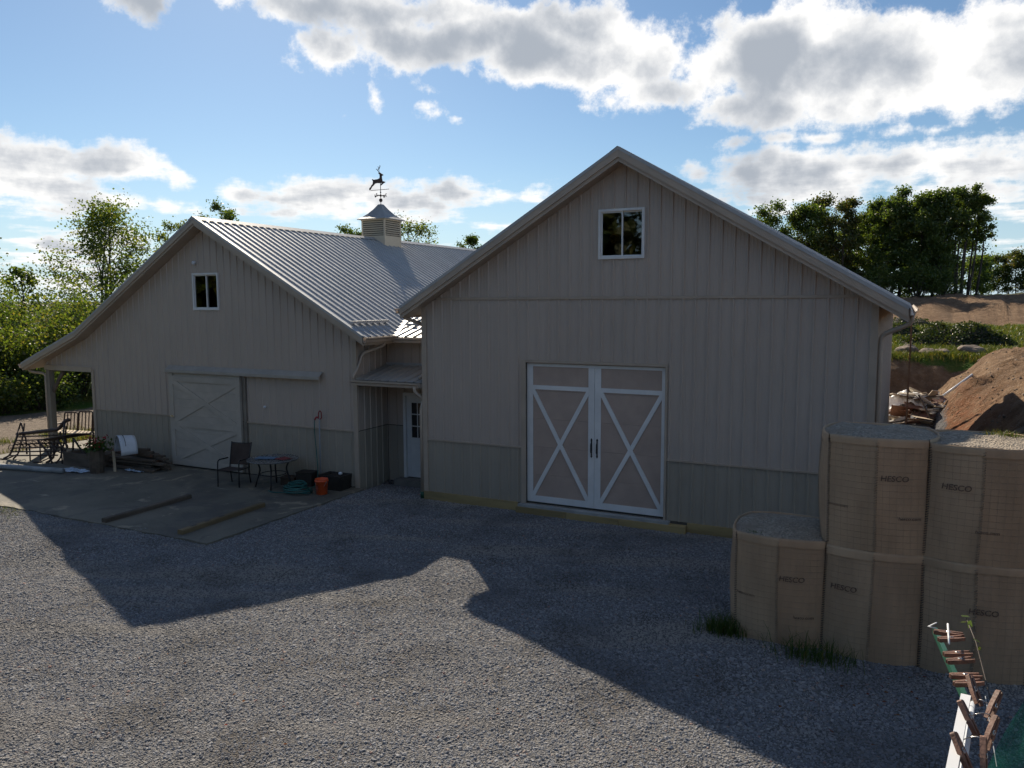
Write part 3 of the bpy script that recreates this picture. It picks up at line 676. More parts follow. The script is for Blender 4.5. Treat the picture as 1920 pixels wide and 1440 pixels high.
    box('door_head', (x0-.001, -.034, z1+.002), (x1+.001, -.001, z1+.06), trim, B); box('door_head', (x0, .0, z1+.003), (x1, yd+.05, z1+.03), trim, B)
    window(B, *win, 0.0)
    # skirt boards and the concrete sill under the door
    for a, b, y, h in ((-.02, 2.40, -.045, .195), (2.42, 3.60, -.185, .135), (3.61, 4.75, -.19, .13), (4.76, 6.12, -.187, .135), (6.13, 7.9, -.048, .19), (7.91, RB_W+.03, -.045, .195)):
        box('skirt_board', (a, y, -.06), (b, -.006, h), skirtwood, B)
    box('door_sill', (2.45, -.14, .02), (5.78, .06, .185), M('pale_concrete', (.36,.37,.37), .8, var=.1, bump=.2), B)
    return B
build_right_barn()

# ------------------------------------------------------------------ the left barn
LX, LZ = -6.82, 6.75
LXE, LXK, LXP = -1.48, -11.86, -14.5
def lb_top(x):
    if x >= LX: return LZ-.5625*(x-LX)
    if x >= LXK: return LZ-.5992*(LX-x)
    return 3.73-.3864*(LXK-x)
LY = .085
def build_left_barn():
    B = thing('metal_barn', (LX, 7.5, 0), 'taupe metal barn on the left with cupola, sliding door and lean-to porch', 'barn')
    win = (-7.35, -6.42, 4.37, 5.33); dr = (-8.3, -5.74, .06, 2.6)
    under = lambda x: lb_top(x)-.185
    Mf = lambda u, v, d: (u, LY-d, v)
    ph = -1.98-PITCH_W*60
    panels(B, 'wall_panel', siding, Mf, -11.72, -1.98, lambda x: 1.44, under, holes=(win,), breaks=(LX,), phase=ph)
    panels(B, 'wall_panel', siding, Mf, -13.92, -11.72, lambda x: 2.66, under, breaks=(LXK,), phase=ph)
    panels(B, 'wainscot_panel', wains, Mf, -11.72, -1.98, lambda x: .05, lambda x: 1.415, phase=ph)
    backing(B, {'f': under, 'b': (LX,)}, -11.70, -2.0, LY+.004, (win,))
    mb = MB(); mb.prism([(-13.9,2.64),(-11.70,2.64),(-11.70,under(-11.70)),(LXK,under(LXK)),(-13.9,under(-13.9))], lambda u, v, w: (u, LY+.004+w, v), .10); mb.build('inner_wall', inner, B)
    for a, b in ((-11.62, -8.36), (-5.60, -2.07)): box('wainscot_trim', (a, LY-.032, 1.41), (b, LY-.002, 1.445), trim, B)
    box('corner_trim', (-2.075, LY-.034, -.10), (-1.952, LY, 3.62), trim, B)
    box('corner_trim', (-11.745, LY-.034, .05), (-11.64, LY+.08, 2.6), trim, B)
    # side wall towards the other barn
    Ms = lambda u, v, d: (-1.98+d, u, v)
    panels(B, 'wall_panel', siding, Ms, LY+.02, 1.30, lambda u: 1.44, lambda u: 3.60, phase=LY+.02)
    panels(B, 'wainscot_panel', wains, Ms, LY+.02, 1.30, lambda u: -.13, lambda u: 1.42, phase=LY+.02)
    box('side_wall', (-2.12, LY+.14, -.13), (-1.984, 15.0, 3.60), inner, B)
    box('side_wall', (-11.72, LY+.14, .02), (-11.6, 15.0, 3.4), siding, B)
    mb = MB(); mb.prism([(-11.7,.02),(-2.0,.02),(-2.0,under(-2.0)),(LX,under(LX)),(-11.7,under(-11.7))], lambda u, v, w: (u, 14.9+w, v), .1); mb.build('end_wall', siding, B)
    # roof slopes
    y0, y1 = -.31, 15.2
    def slope(xa, za, xb, zb, name='roof_panel'):
        L = math.hypot(xb-xa, zb-za); c, s = (xb-xa)/L, (zb-za)/L; nx, nz = (-s, c) if c > 0 else (s, -c)
        Mr = lambda u, v, d: (xa+v*c+d*nx, u, za+v*s+d*nz)
        return Mr, L
    seg = [(LX, LZ, LXE, lb_top(LXE)), (LX, LZ, LXK, 3.73), (LXK, 3.73, LXP, lb_top(LXP))]
    for k, sgm in enumerate(seg):
        Mr, L = slope(*sgm)
        panels(B, 'roof_panel', roofm, Mr, y0, y1, lambda u: 0.0, lambda u: L+.02, pitch=.257, h=.029, phase=y0)
        (xa, za, xb, zb) = sgm
        mb = MB(); mb.prism([(xa, za-.028), (xb, zb-.028), (xb, zb-.16), (xa, za-.16)], lambda u, v, w: (u, y0+.03+w, v), y1-y0-.06); mb.build('roof_deck', soffitm, B)
        mb = MB(); mb.prism([(xa, za-.012), (xb, zb-.012), (xb, zb-.145), (xa, za-.145)], lambda u, v, w: (u, y0-.012+w, v), .04); mb.build('rake_trim', trim, B)
        mb = MB(); mb.prism([(xa, za-.142), (xb, zb-.142), (xb, zb-.205), (xa, za-.205)], lambda u, v, w: (u, y0+.02+w, v), .03); mb.build('rake_trim', trim, B)
        mb = MB(); mb.prism([(xa, za-.178), (xb, zb-.178), (xb, zb-.198), (xa, za-.198)], lambda u, v, w: (u, y0+.045+w, v), .35); mb.build('soffit', soffitm, B)
        mb = MB(); mb.add([(xa, y0-.02, za+.034), (xb, y0-.02, zb+.034), (xb, y0+.07, zb+.034), (xa, y0+.07, za+.034), (xa, y0-.02, za-.03), (xb, y0-.02, zb-.03)], [(0,1,2,3),(0,4,5,1)]); mb.build('rake_cap', roofb, B)
    for k in (0, 1):
        Mr, L = slope(*seg[k]); mb = MB(); mb.add([Mr(y0-.03,-.01,.04), Mr(y1,-.01,.04), Mr(y1,.17,.03), Mr(y0-.03,.17,.03)], [(0,1,2,3)]); mb.build('ridge_cap', roofb, B)
    Mr, L = slope(*seg[0])
    for v, (ya, yb) in ((L-.55, (-.12, 1.35)),):     # snow guard rail
        G = MB().beam(Mr(ya, v, .07), Mr(yb, v, .07), .07, .06).build('snow_guard', roofb, B)
    ze = lb_top(LXE)
    box('fascia', (LXE-.01, y0+.045, ze-.20), (LXE+.02, 1.0, ze-.03), trim, B)
    gutter('gutter', (LXE+.021, y0-.01, ze-.015), (LXE+.021, .88, ze-.015), (1,0,0), trim, B)
    zp = lb_top(LXP)
    gutter('gutter', (LXP-.02, y0-.01, zp-.02), (LXP-.02, y1, zp-.02), (-1,0,0), trim, B)
    # porch frame
    box('porch_beam', (-13.93, LY-.05, 2.52), (-11.70, LY+.09, 2.675), trim, B)
    for k, y in enumerate((LY+.02, 5.0, 10.0, 15.0)):
        box('porch_post', (-13.86, y-.07, .04), (-13.70, y+.09, 2.53), postwood, B)
    box('porch_beam', (-13.88, LY+.12, 2.46), (-13.68, 15.1, 2.64), postwood, B)
    beam('porch_brace', (-13.70, LY+.05, 1.85), (-13.15, LY+.05, 2.5), .045, .12, oldwood, B)
    pipe('downspout', round_path([(LXP-.02, -.1, zp-.10), (LXP+.05, -.1, zp-.25), (-13.92, LY-.02, 2.40), (-13.91, LY-.03, 2.2), (-13.91, LY-.03, .15)], .14), .038, trim, B)
    # window
    window(B, *win, LY)
    # sliding door on its track
    x0, x1, z0, z1 = -8.34, -5.70, .085, 2.64; yf = LY-.10
    D = box('sliding_door', (x0, yf, z0), (x1, yf+.05, z1), doorgrey, B)
    zs = np.linspace(z0+.02, z1-.02, 12)
    for a, b in zip(zs, zs[1:]): box('door_board', (x0+.02, yf-.008, a+.003), (x1-.02, yf-.0005, b-.003), doorgrey, D)
    yb_ = yf-.030
    def tb(a, b, c, d): box('door_trim', (a, yb_, c), (b, yf-.009, d), doorgrey, D)
    w = .15; zm = 1.235
    tb(x0, x0+w, z0, z1); tb(x1-w, x1, z0, z1); tb(x0+w, x1-w, z1-w-.08, z1-.08); tb(x0+w, x1-w, zm-w/2, zm+w/2); tb(x0+w, x1-w, z0, z0+w)
    for za, zb in ((z0+w, zm-w/2), (zm+w/2, z1-w-.08)):
        a, b = x0+w, x1-w
        for q, (p, r) in enumerate((((a, za), (b, zb)), ((a, zb), (b, za)))):
            d = Vector((r[0]-p[0], r[1]-p[1])).normalized(); bw = .13; ex = bw/2/abs(d.y); ez = bw/2/abs(d.x); sg = 1 if r[1] > p[1] else -1
            poly = [(p[0],p[1]),(p[0]+ex,p[1]),(r[0],r[1]-sg*ez),(r[0],r[1]),(r[0]-ex,r[1]),(p[0],p[1]+sg*ez)]
            off = .004*q; mb = MB(); mb.prism(poly, lambda u, v, w_: (u, yb_+.004-off+w_, v), .016+off); mb.build('brace', doorgrey, D)
    box('door_handle', (x0+.03, yb_-.03, 1.42), (x0+.15, yb_-.002, 1.46), chrome, D)
    box('door_jamb', (x1+.03, LY-.06, .06), (x1+.13, LY-.001, 2.62), M('jamb_brown', (.25,.22,.185), .6), B)
    hp = [(LY-.002, 2.83), (LY-.03, 2.84), (LY-.185, 2.73), (LY-.185, 2.655), (LY-.17, 2.655), (LY-.17, 2.72), (LY-.03, 2.815), (LY-.002, 2.81)]
    mb = MB(); mb.prism(hp, lambda u, v, w: (-8.42+w, u, v), 5.42); mb.build('track_hood', M('hood_grey', (.38,.355,.32), .4, var=.06), B)
    mb = MB(); mb.lathe((-7.23, LY-.07, 5.61), [(.02,-.05),(.05,-.03),(.055,.02),(.03,.05)], 12); mb.build('wall_lamp', whitepl, B, True)
    mb = MB(); mb.lathe((-4.92, LY-.05, 1.87), [(.015,-.03),(.035,-.02),(.035,.02),(.015,.03)], 10); mb.build('outlet_cover', whitepl, B, True)
    # cupola
    cx_, cy_, s = LX, 7.9, .49
    zb, zt = 6.55, 7.42
    C = MB()
    for sx in (-1, 1):
        for sy in (-1, 1):
            C.box((cx_+sx*s-(.055 if sx > 0 else -.0), cy_+sy*s-(.055 if sy > 0 else 0), 6.3), (cx_+sx*s+(.055 if sx < 0 else 0), cy_+sy*s+(.055 if sy < 0 else 0), zt))
    # solid skirt at the foot and a head rail
    C.box((cx_-s+.008, cy_-s+.008, 6.2), (cx_+s-.008, cy_+s-.008, 6.84)); C.box((cx_-s-.012, cy_-s-.012, zt-.055), (cx_+s+.012, cy_+s+.012, zt+.004))
    C = C.build('cupola', cupm, B)
    box('louver_gap_shade', (cx_-s+.035, cy_-s+.035, 6.84), (cx_+s-.035, cy_+s-.035, zt-.06), inner, C)  # dark box paints the shade seen between the louver slats
    for k in range(7):
        z = 6.87+k*.072
        for face in range(2):
            mb = MB()
            for (oa, za_), (ob, zb_) in zip([(.0,z+.0),(.035,z+.062)][:1], [(.035,z+.062)]):
                if face == 0: mb.add([(cx_-s+.055,cy_-s-.012,z),(cx_+s-.055,cy_-s-.012,z),(cx_+s-.055,cy_-s+.028,z+.040),(cx_-s+.055,cy_-s+.028,z+.040),(cx_-s+.055,cy_-s-.012,z-.010),(cx_+s-.055,cy_-s-.012,z-.010)], [(0,1,2,3),(4,5,1,0)])
                else: mb.add([(cx_+s+.012,cy_-s+.055,z),(cx_+s+.012,cy_+s-.055,z),(cx_+s-.028,cy_+s-.055,z+.040),(cx_+s-.028,cy_-s+.055,z+.040),(cx_+s+.012,cy_-s+.055,z-.010),(cx_+s+.012,cy_+s-.055,z-.010)], [(0,1,2,3),(4,5,1,0)])
            mb.build('louver', cupm, C)
    prs = [(.60, 7.405), (.60, 7.425), (.47, 7.50), (.33, 7.62), (.19, 7.78), (.075, 7.945), (.065, 7.955)]
    mb = MB(); v = []; f = []
    for r, z in prs: v += [(cx_-r,cy_-r,z),(cx_+r,cy_-r,z),(cx_+r,cy_+r,z),(cx_-r,cy_+r,z)]
    for i in range(len(prs)-1):
        for k in range(4): f.append((i*4+k, i*4+(k+1) % 4, (i+1)*4+(k+1) % 4, (i+1)*4+k))
    f += [(3,2,1,0), tuple((len(prs)-1)*4+k for k in range(4))]
    mb.add(v, f); mb.build('cupola_roof', cuproof, C)
    box('flashing', (cx_+s+.0, cy_-s-.06, 6.395), (cx_+s+.10, cy_+s+.06, 6.425), roofb, C)
build_left_barn()

def build_vane():
    cx_, cy_ = LX, 7.9
    V = thing('weathervane', (cx_, cy_, 7.95), 'dark leaping deer weathervane on the cupola peak', 'weathervane')
    pipe('rod', [(cx_,cy_,7.93),(cx_,cy_,8.70)], .012, rustm, V, 6)
    mb = MB(); mb.lathe((cx_,cy_,8.10), [(.012,-.068),(.05,-.045),(.066,0),(.05,.045),(.012,.068)], 14); mb.build('ball', rustm, V, True)
    mb = MB(); mb.lathe((cx_,cy_,8.37), [(.01,-.03),(.028,0),(.01,.03)], 10); mb.build('ball', rustm, V, True)
    z = 8.26
    for dx, dy in ((1,0),(-1,0),(0,1),(0,-1)):
        pipe('arm', [(cx_,cy_,z),(cx_+dx*.2,cy_+dy*.2,z)], .011, rustm, V, 6)
    mb = MB(); mb.lathe((cx_,cy_,z), [(.02,-.04),(.04,0),(.02,.04)], 10); mb.build('hub', rustm, V, True)
    # letters at the arm ends
    L = {'E': [[(0,0),(0,1)],[(0,0),(.6,0)],[(0,.5),(.5,.5)],[(0,1),(.6,1)]], 'W': [[(0,1),(.2,0)],[(.2,0),(.4,.6)],[(.4,.6),(.6,0)],[(.6,0),(.8,1)]],
         'N': [[(0,0),(0,1)],[(0,1),(.6,0)],[(.6,0),(.6,1)]], 'S': [[(.6,1),(0,1)],[(0,1),(0,.5)],[(0,.5),(.6,.5)],[(.6,.5),(.6,0)],[(.6,0),(0,0)]]}
    for ch, (dx, dy) in (('E',(1,0)),('W',(-1,0)),('N',(0,1)),('S',(0,-1))):
        mb = MB()
        for (a, b), (c, d) in L[ch]:
            o = Vector((cx_+dx*.215-(.04 if dx < 0 else 0)-(.03 if dx == 0 else 0), cy_+dy*.215, z-.05))
            mb.beam(o+Vector((a*.075,0,b*.1)), o+Vector((c*.075,0,d*.1)), .014, .014)
        mb.build('letter', rustm, V)
    pipe('bar', [(cx_-.42,cy_,8.46),(cx_+.36,cy_,8.46)], .010, rustm, V, 6)
    out = [(405,188),(400,178),(380,165),(360,150),(345,140),(328,150),(336,165),(348,176),(350,210),(345,230),(320,240),(250,246),(236,235),(224,236),(232,255),(240,265),(234,308),(215,324),(205,345),(180,366),(178,396),(188,398),(206,371),(222,347),(248,326),(268,305),(300,299),(345,304),(383,301),(357,333),(363,340),(396,316),(416,304),(430,300),(431,289),(415,281),(391,280),(385,250),(379,215),(381,196),(396,193)]
    K = 1/449.0
    mp = lambda p: (cx_+(p[0]-357)*K*1.2, 8.46-(p[1]-402)*K*1.03)
    mb = MB(); mb.prism([mp(p) for p in out], lambda u, v, w: (u, cy_-.016+w, v), .032); D = mb.build('deer', rustm, V)
    for pts in ([(342,145),(318,115),(300,90),(292,95)], [(318,115),(332,72),(322,52)], [(342,145),(336,95),(345,70),(362,43)], [(337,98),(356,62),(350,40)], [(300,95),(296,84)]):
        pipe('antler', [(mp(p)[0], cy_, mp(p)[1]) for p in pts], .009, rustm, D, 5)
build_vane()

# ------------------------------------------------------------------ the connecting wing between the barns
def build_wing():
    B = thing('connecting_wing', (-1.0, 1.4, 0), 'low recessed link between the two barns with white entry door and canopy', 'building')
    yw = 1.31; door = (-1.45, -.50, .10, 2.25)
    Mf = lambda u, v, d: (u, yw-d, v)
    panels(B, 'wall_panel', siding, Mf, -1.955, -.002, lambda x: 1.44, lambda x: 3.62, holes=(door,), phase=-1.955)
    panels(B, 'wainscot_panel', wains, Mf, -1.955, -.002, lambda x: -.13, lambda x: 1.42, holes=(door,), phase=-1.955)
    backing(B, {'f': lambda x: 3.6, 'b': ()}, -1.955, -.004, yw+.004, (door,))
    x0, x1, z0, z1 = door
    D = box('entry_door', (x0+.045, yw+.03, z0+.02), (x1-.045, yw+.07, z1-.045), white, B)
    for lo, hi in (((x0-.03,yw-.03,z0),(x0+.045,yw+.08,z1+.03)), ((x1-.045,yw-.03,z0),(x1+.03,yw+.08,z1+.03)), ((x0+.045,yw-.028,z1-.045),(x1-.045,yw+.08,z1+.03))): box('door_frame', lo, hi, white, D)
    gx0, gx1, gz0, gz1 = -1.26, -.70, 1.13, 2.04
    for i in range(3):
        for j in range(3):
            a = gx0+(gx1-gx0)*i/3; b = gz0+(gz1-gz0)*j/3
            box('pane', (a+.012, yw+.022, b+.012), (a+(gx1-gx0)/3-.012, yw+.029, b+(gz1-gz0)/3-.012), M_dark, D)
    for i in range(4): a = gx0+(gx1-gx0)*i/3; box('glazing_bar', (a-.011, yw+.012, gz0-.012), (a+.011, yw+.028, gz1+.012), white, D)
    for j in range(4): b = gz0+(gz1-gz0)*j/3; box('glazing_bar', (gx0-.012, yw+.014, b-.011), (gx1+.012, yw+.028, b+.011), white, D)
    for a in (-1.27, -.96): box('door_panel', (a, yw+.02, .28), (a+.28, yw+.029, .98), white, D)
    box('door_step', (-1.6, yw-.30, -.13), (-.2, yw-.005, .10), M('step_concrete', (.22,.21,.19), .9, var=.12, bump=.3), B)
    # canopy
    yc0, zc0, zc1 = -.03, 2.705, 2.985
    L = math.hypot(yw-yc0, zc1-zc0); c, s = (yw-yc0)/L, (zc1-zc0)/L
    Mc = lambda u, v, d: (u, yw-v*c-d*s, zc1-v*s+d*c)
    panels(B, 'canopy_panel', M('canopy_steel', (.40,.385,.36), .45, metal=.2, var=.05), Mc, -1.95, -.04, lambda u: .0, lambda u: L, h=.02, phase=-1.95)
    mb = MB(); mb.prism([(yw, zc1-.02), (yc0+.01, zc0-.02), (yc0+.01, zc0-.13), (yw, zc1-.14)], lambda u, v, w: (-1.94+w, u, v), 1.89); mb.build('canopy_soffit', soffitm, B)
    box('canopy_flashing', (-1.94, yw-.06, zc1-.01), (-.03, yw-.026, zc1+.05), roofb, B)
    gutter('gutter', (-1.99, yc0+.005, zc0-.01), (-.10, yc0+.005, zc0-.01), (0,-1,0), trim, B)
    pipe('downspout', round_path([(-.20, yc0-.06, 2.62), (-.20, yc0-.06, 2.48), (-.055, LY-.02, 2.33), (-.075, -.02, 2.1), (-.075, -.02, .16)], .12), .040, trim, B)
    pipe('drain_adapter', [(-.075,-.02,.17),(-.075,-.02,.02)], .052, greenp, B)
    # upper roof with valley to the left barn
    ye, ze, sl_ = .90, 3.70, .2531; yr = 3.75
    ang = math.atan(sl_); cs, sn = math.cos(ang), math.sin(ang); Lv = (yr-ye)/cs; zr = ze+(yr-ye)*sl_
    Mw = lambda u, v, d: (u, ye+v*cs-d*sn, ze+v*sn+d*cs)
    Mb = lambda u, v, d: (u, yr+v*cs+d*sn, zr-v*sn+d*cs)
    k_ = sl_/.5625                                   # valley: LXE-x = k*(y-ye)
    lo = lambda u: max(0.0, (LXE-u-.05)/k_/cs)
    panels(B, 'roof_panel', roofm, Mw, LXE-.05-k_*(yr-ye), -.02, lo, lambda u: Lv, pitch=.257, h=.034, phase=-3.2, breaks=(LXE-.05,))
    panels(B, 'roof_panel', roofm, Mb, LXE-.05-k_*(yr-ye), -.02, lambda u: 0.0, lambda u: Lv, pitch=.257, h=.034, phase=-3.2)
    a, b = Vector((LXE+.02, ye-.02, ze+.03)), Vector((LXE-k_*(yr-ye), yr, zr+.03)); w = Vector((.11, .05, .0))
    mb = MB(); mb.add([a-w+Vector((0,0,.045)), b-w+Vector((0,0,.045)), b+w+Vector((0,0,.012)), a+w+Vector((0,0,.012)), a+Vector((0,0,.012)), b+Vector((0,0,.012))], [(0,4,5,1),(4,3,2,5)]); mb.build('valley_flashing', roofb, B)
    MB().beam((LXE-k_*(yr-ye), yr, zr+.03), (-.02, yr, zr+.03), .22, .02).build('ridge_cap', roofb, B)
    mb = MB(); mb.prism([(ye+.02, ze-.03), (yw+.1, ze-.03), (yw+.1, ze-.13), (ye+.02, ze-.13)], lambda u, vv, w_: (-1.93+w_, u, vv), 1.92); mb.build('soffit', soffitm, B)
    gutter('gutter', (LXE+.02, ye, ze-.02), (-.02, ye, ze-.02), (0,-1,0), trim, B)
    for va, ua, ub in ((.75, -1.62, -.15),):
        MB().beam(Mw(ua, va+.12, .07), Mw(ub, va+.12, .07), .07, .06, (0,0,1)).build('snow_guard', roofb, B)
    pipe('downspout', round_path([(-1.46, .55, 3.62), (-1.50, .55, 3.50), (-1.88, .20, 3.32), (-1.90, .12, 3.1), (-1.93, .06, 2.95), (-1.99, -.02, 2.80), (-1.99, -.03, 2.72)], .10), .036, trim, B)
M_dark = M('dark_door_glass', (.03,.035,.04), .08, var=.1)
build_wing()
# ------------------------------------------------------------------ wire-mesh barrier cells filled with gravel
fillm, T_, b_, o_ = newmat('barrier_gravel_fill'); _tc = T_.new('ShaderNodeTexCoord').outputs['Object']
_c = T_.ramp(T_.vor(_tc, 42, out='Color'), [(0,(.16,.135,.11)),(.5,(.32,.27,.21)),(1,(.50,.43,.34))])
_c = T_.mix(T_.smooth(T_.noise(_tc, 2, 4, .6), .4, .7), _c, (.27,.22,.165))
T_.put(b_.inputs['Base Color'], _c); b_.inputs['Roughness'].default_value = .95
T_.link(T_.bump(T_.vor(_tc, 42), 1.0, .02), b_.inputs['Normal'])
def text_verts(body, size, shear=.12):
    cu = bpy.data.curves.new('lettering', 'FONT'); cu.body = body; cu.size = size; cu.shear = shear; cu.align_x = 'CENTER'; cu.align_y = 'CENTER'; cu.offset = size*.018; cu.resolution_u = 3
    o = bpy.data.objects.new('lettering_tmp', cu); COL.objects.link(o)
    dg = bpy.context.evaluated_depsgraph_get(); me = bpy.data.meshes.new_from_object(o.evaluated_get(dg))
    v = [tuple(p.co) for p in me.vertices]; f = [tuple(p.vertices) for p in me.polygons]
    bpy.data.objects.remove(o); bpy.data.meshes.remove(me); bpy.data.curves.remove(cu)
    return v, f
HELIX = {}
def barrier(x0, x1, z0, z1, label, texts, seed):
    yF, yB = -4.45, -3.36; rnd = random.Random(seed)
    B = thing('gabion_barrier', ((x0+x1)/2, (yF+yB)/2, z0), label, 'barrier', 'fabric lined wire mesh barrier cells')
    C = [(x0, yF), (x1, yF), (x1, yB), (x0, yB)]; H = z1-z0
    ph = [rnd.uniform(0, 6) for _ in range(6)]
    def Sf(side, t, z, out=0.0):
        a, b = Vector(C[side]), Vector(C[(side+1) % 4]); d = (b-a).normalized(); n = Vector((d.y, -d.x)); zn = (z-z0)/H
        bul = .145*(1-abs(2*t-1)**2.6)*(.80+.22*math.sin(math.pi*min(1, max(0, zn))))
        wr = .006*math.sin(9*t+ph[side]+zn*3)+.005*math.sin(23*t+ph[side+1])*math.sin(zn*11+ph[0])
        lean = .012*math.sin(zn*3+ph[5])
        p = a+(b-a)*t+n*(bul+wr*min(1, 12*t*(1-t))+out)
        return (p.x+lean, p.y, z)
    for side in range(4):
        for half in range(2):
            mb = MB(); nt, nz = 9, 14; v = []; f = []
            ts = [half*.5+.5*i/(nt-1) for i in range(nt)]; zs = [z0+H*j/(nz-1) for j in range(nz)]
            for z in zs: v += [Sf(side, t, z) for t in ts]
            for j in range(nz-1):
                for i in range(nt-1): f.append((j*nt+i, j*nt+i+1, (j+1)*nt+i+1, (j+1)*nt+i))
            mb.add(v, f); mb.build('fabric_panel', clothd if half == 0 else cloth, B, smooth=True)
            # folded-over fabric flap along the rim
            mb = MB(); v = []; f = []; q = [(z1-.095-.012*math.sin(half*2+side+seed), .013), (z1-.02, .014), (z1+.012, .006), (z1+.004, -.012), (z1-.05, -.016)]
            for z, o in q: v += [Sf(side, t, z, o+.003*math.sin(31*t+ph[2])) for t in ts]
            for j in range(len(q)-1):
                for i in range(nt-1): f.append((j*nt+i, j*nt+i+1, (j+1)*nt+i+1, (j+1)*nt+i))
            mb.add(v, f); mb.build('rim_flap', clothd if half == 0 else cloth, B, smooth=True)
    mb = MB()
    for side in (0, 3, 1):
        for k in range(1, 14):
            t = k/14; mb.tube([Sf(side, t, z0+H*j/8, .006) for j in range(9)], .0013, 3, cap=False)
        for k in range(1, 18):
            z = z0+H*k/18; mb.tube([Sf(side, i/12, z, .008) for i in range(13)], .0013, 3, cap=False)
    w = mb.build('wire_mesh', wirem, B); w['kind'] = 'stuff'
    for side, t in ((0, 0.0), (0, .5), (0, 1.0), (3, .5)):
        if t == 1.0 and x1 < 11: continue
        mb = MB(); pts = []; nn = 44*7
        for i in range(nn+1):
            z = z0+.02+(H-.06)*i/nn; a = 2*math.pi*i/7; c = Sf(side, t, z, .008); pts.append((c[0]+.016*math.cos(a), c[1]+.016*math.sin(a), z))
        mb.tube(pts, .0045, 3, cap=False); mb.build('coil_hinge', coilm if t in (0.0, 1.0) else wirem, B)
    # gravel fill
    mb = MB(); ring = [Sf(s, i/10, z1-.03, -.02) for s in range(4) for i in range(10)]; n = len(ring); cx_, cy_ = (x0+x1)/2, (yF+yB)/2; v = []; f = []
    R_ = [1, .93, .82, .68, .52, .35, .18]
    for k, r in enumerate(R_):
        for x, y, z in ring:
            X, Y = cx_+(x-cx_)*r, cy_+(y-cy_)*r; zz = z1-.004+.03*(1-r**2)+.035*(mnoise.noise(Vector((X*3, Y*3, seed)))+.5*mnoise.noise(Vector((X*11, Y*11, seed))))
            v.append((X, Y, zz if k else z1-.018))
    for k in range(len(R_)-1):
        for i in range(n): f.append((k*n+i, k*n+(i+1) % n, (k+1)*n+(i+1) % n, (k+1)*n+i))
    v.append((cx_, cy_, z1+.01)); f += [((len(R_)-1)*n+i, (len(R_)-1)*n+(i+1) % n, len(v)-1) for i in range(n)]
    mb.add(v, f); mb.build('gravel_fill', fillm, B)
    for body, size, xc, zc in texts:
        tv, tf = text_verts(body, size); tl = (x1-x0)
        vv = [Sf(0, min(.995, max(.005, (xc+x-x0)/tl)), zc+y, .0125) for x, y, z in tv]
        MB().add(vv, tf).build('printed_lettering', ink, B)
    return B
X0, DX, HZ = 7.91, 1.118, 1.41
xs_ = [X0+DX*k for k in range(4)]
barrier(xs_[0], xs_[1], -.03, HZ+.03, 'single height tan gravel-filled barrier cell at the left end of the stack', [('HESCO', .098, 8.65, .92), ('hesco.com', .058, 8.80, .42), ('hesco.com', .058, 8.06, .62)], 1)
barrier(xs_[1], xs_[2], -.03, HZ, 'bottom tan barrier cell in the middle of the lower row, under another cell', [('HESCO', .098, 9.26, .90)], 2)
barrier(xs_[2], xs_[3], -.03, HZ, 'bottom tan barrier cell at the right picture edge behind the clothespins', [('HESCO', .098, 10.79, .86)], 3)
barrier(xs_[1]+.01, xs_[2]+.005, HZ+.012, HZ*2+.03, 'upper tan barrier cell nearest the barn wall, its gravel top in shade', [('HESCO', .098, 9.80, 2.37), ('hesco.com', .058, 9.98, 1.88), ('hesco.com', .055, 9.16, 1.97)], 4)
barrier(xs_[2]+.008, xs_[3]+.005, HZ+.012, HZ*2+.0, 'upper tan barrier cell at the right picture edge with sunlit gravel top', [('HESCO', .098, 10.44, 2.33), ('hesco.com', .058, 10.79, 1.83)], 5)

# ------------------------------------------------------------------ things on the pad
PZ = .032
def timber(name, a, b, w, h, mat, label):
    a, b = Vector(a), Vector(b); d = (b-a); L = d.length; ang = math.atan2(d.y, d.x)
    T0 = thing(name, a, label, 'timber', rotz=ang); o = Vector(a)
    # beam with chamfered edges and flat dark plates painting the shade of mortises along its top, built along local x
    def loc(mb, nm, m):
        me_o = finish(nm, [(x+o.x, y+o.y, z+o.z) for x, y, z in mb.v], mb.f, m, T0); return me_o
    pr = [(-w/2,0),(w/2,0),(w/2,h-.015),(w/2-.015,h),(-w/2+.015,h),(-w/2,h-.015)]
    mb = MB(); mb.prism(pr, lambda u, v, q: (q, u, v), L); loc(mb, 'beam_body', mat)
    for t in (.12, .28, .44):
        mb = MB(); mb.box((L*t, -.03, h-.001), (L*t+.14, .03, h+.003)); loc(mb, 'mortise_shade', inner)
timber('timber', (-4.86, -4.70, PZ), (-4.93, -2.45, PZ), .13, .09, oldwood, 'dark weathered timber lying on the pad, left of the two')
timber('timber', (-2.74, -4.60, PZ), (-2.83, -2.27, PZ), .13, .09, ptwood, 'yellowish timber lying on the pad near its front corner')

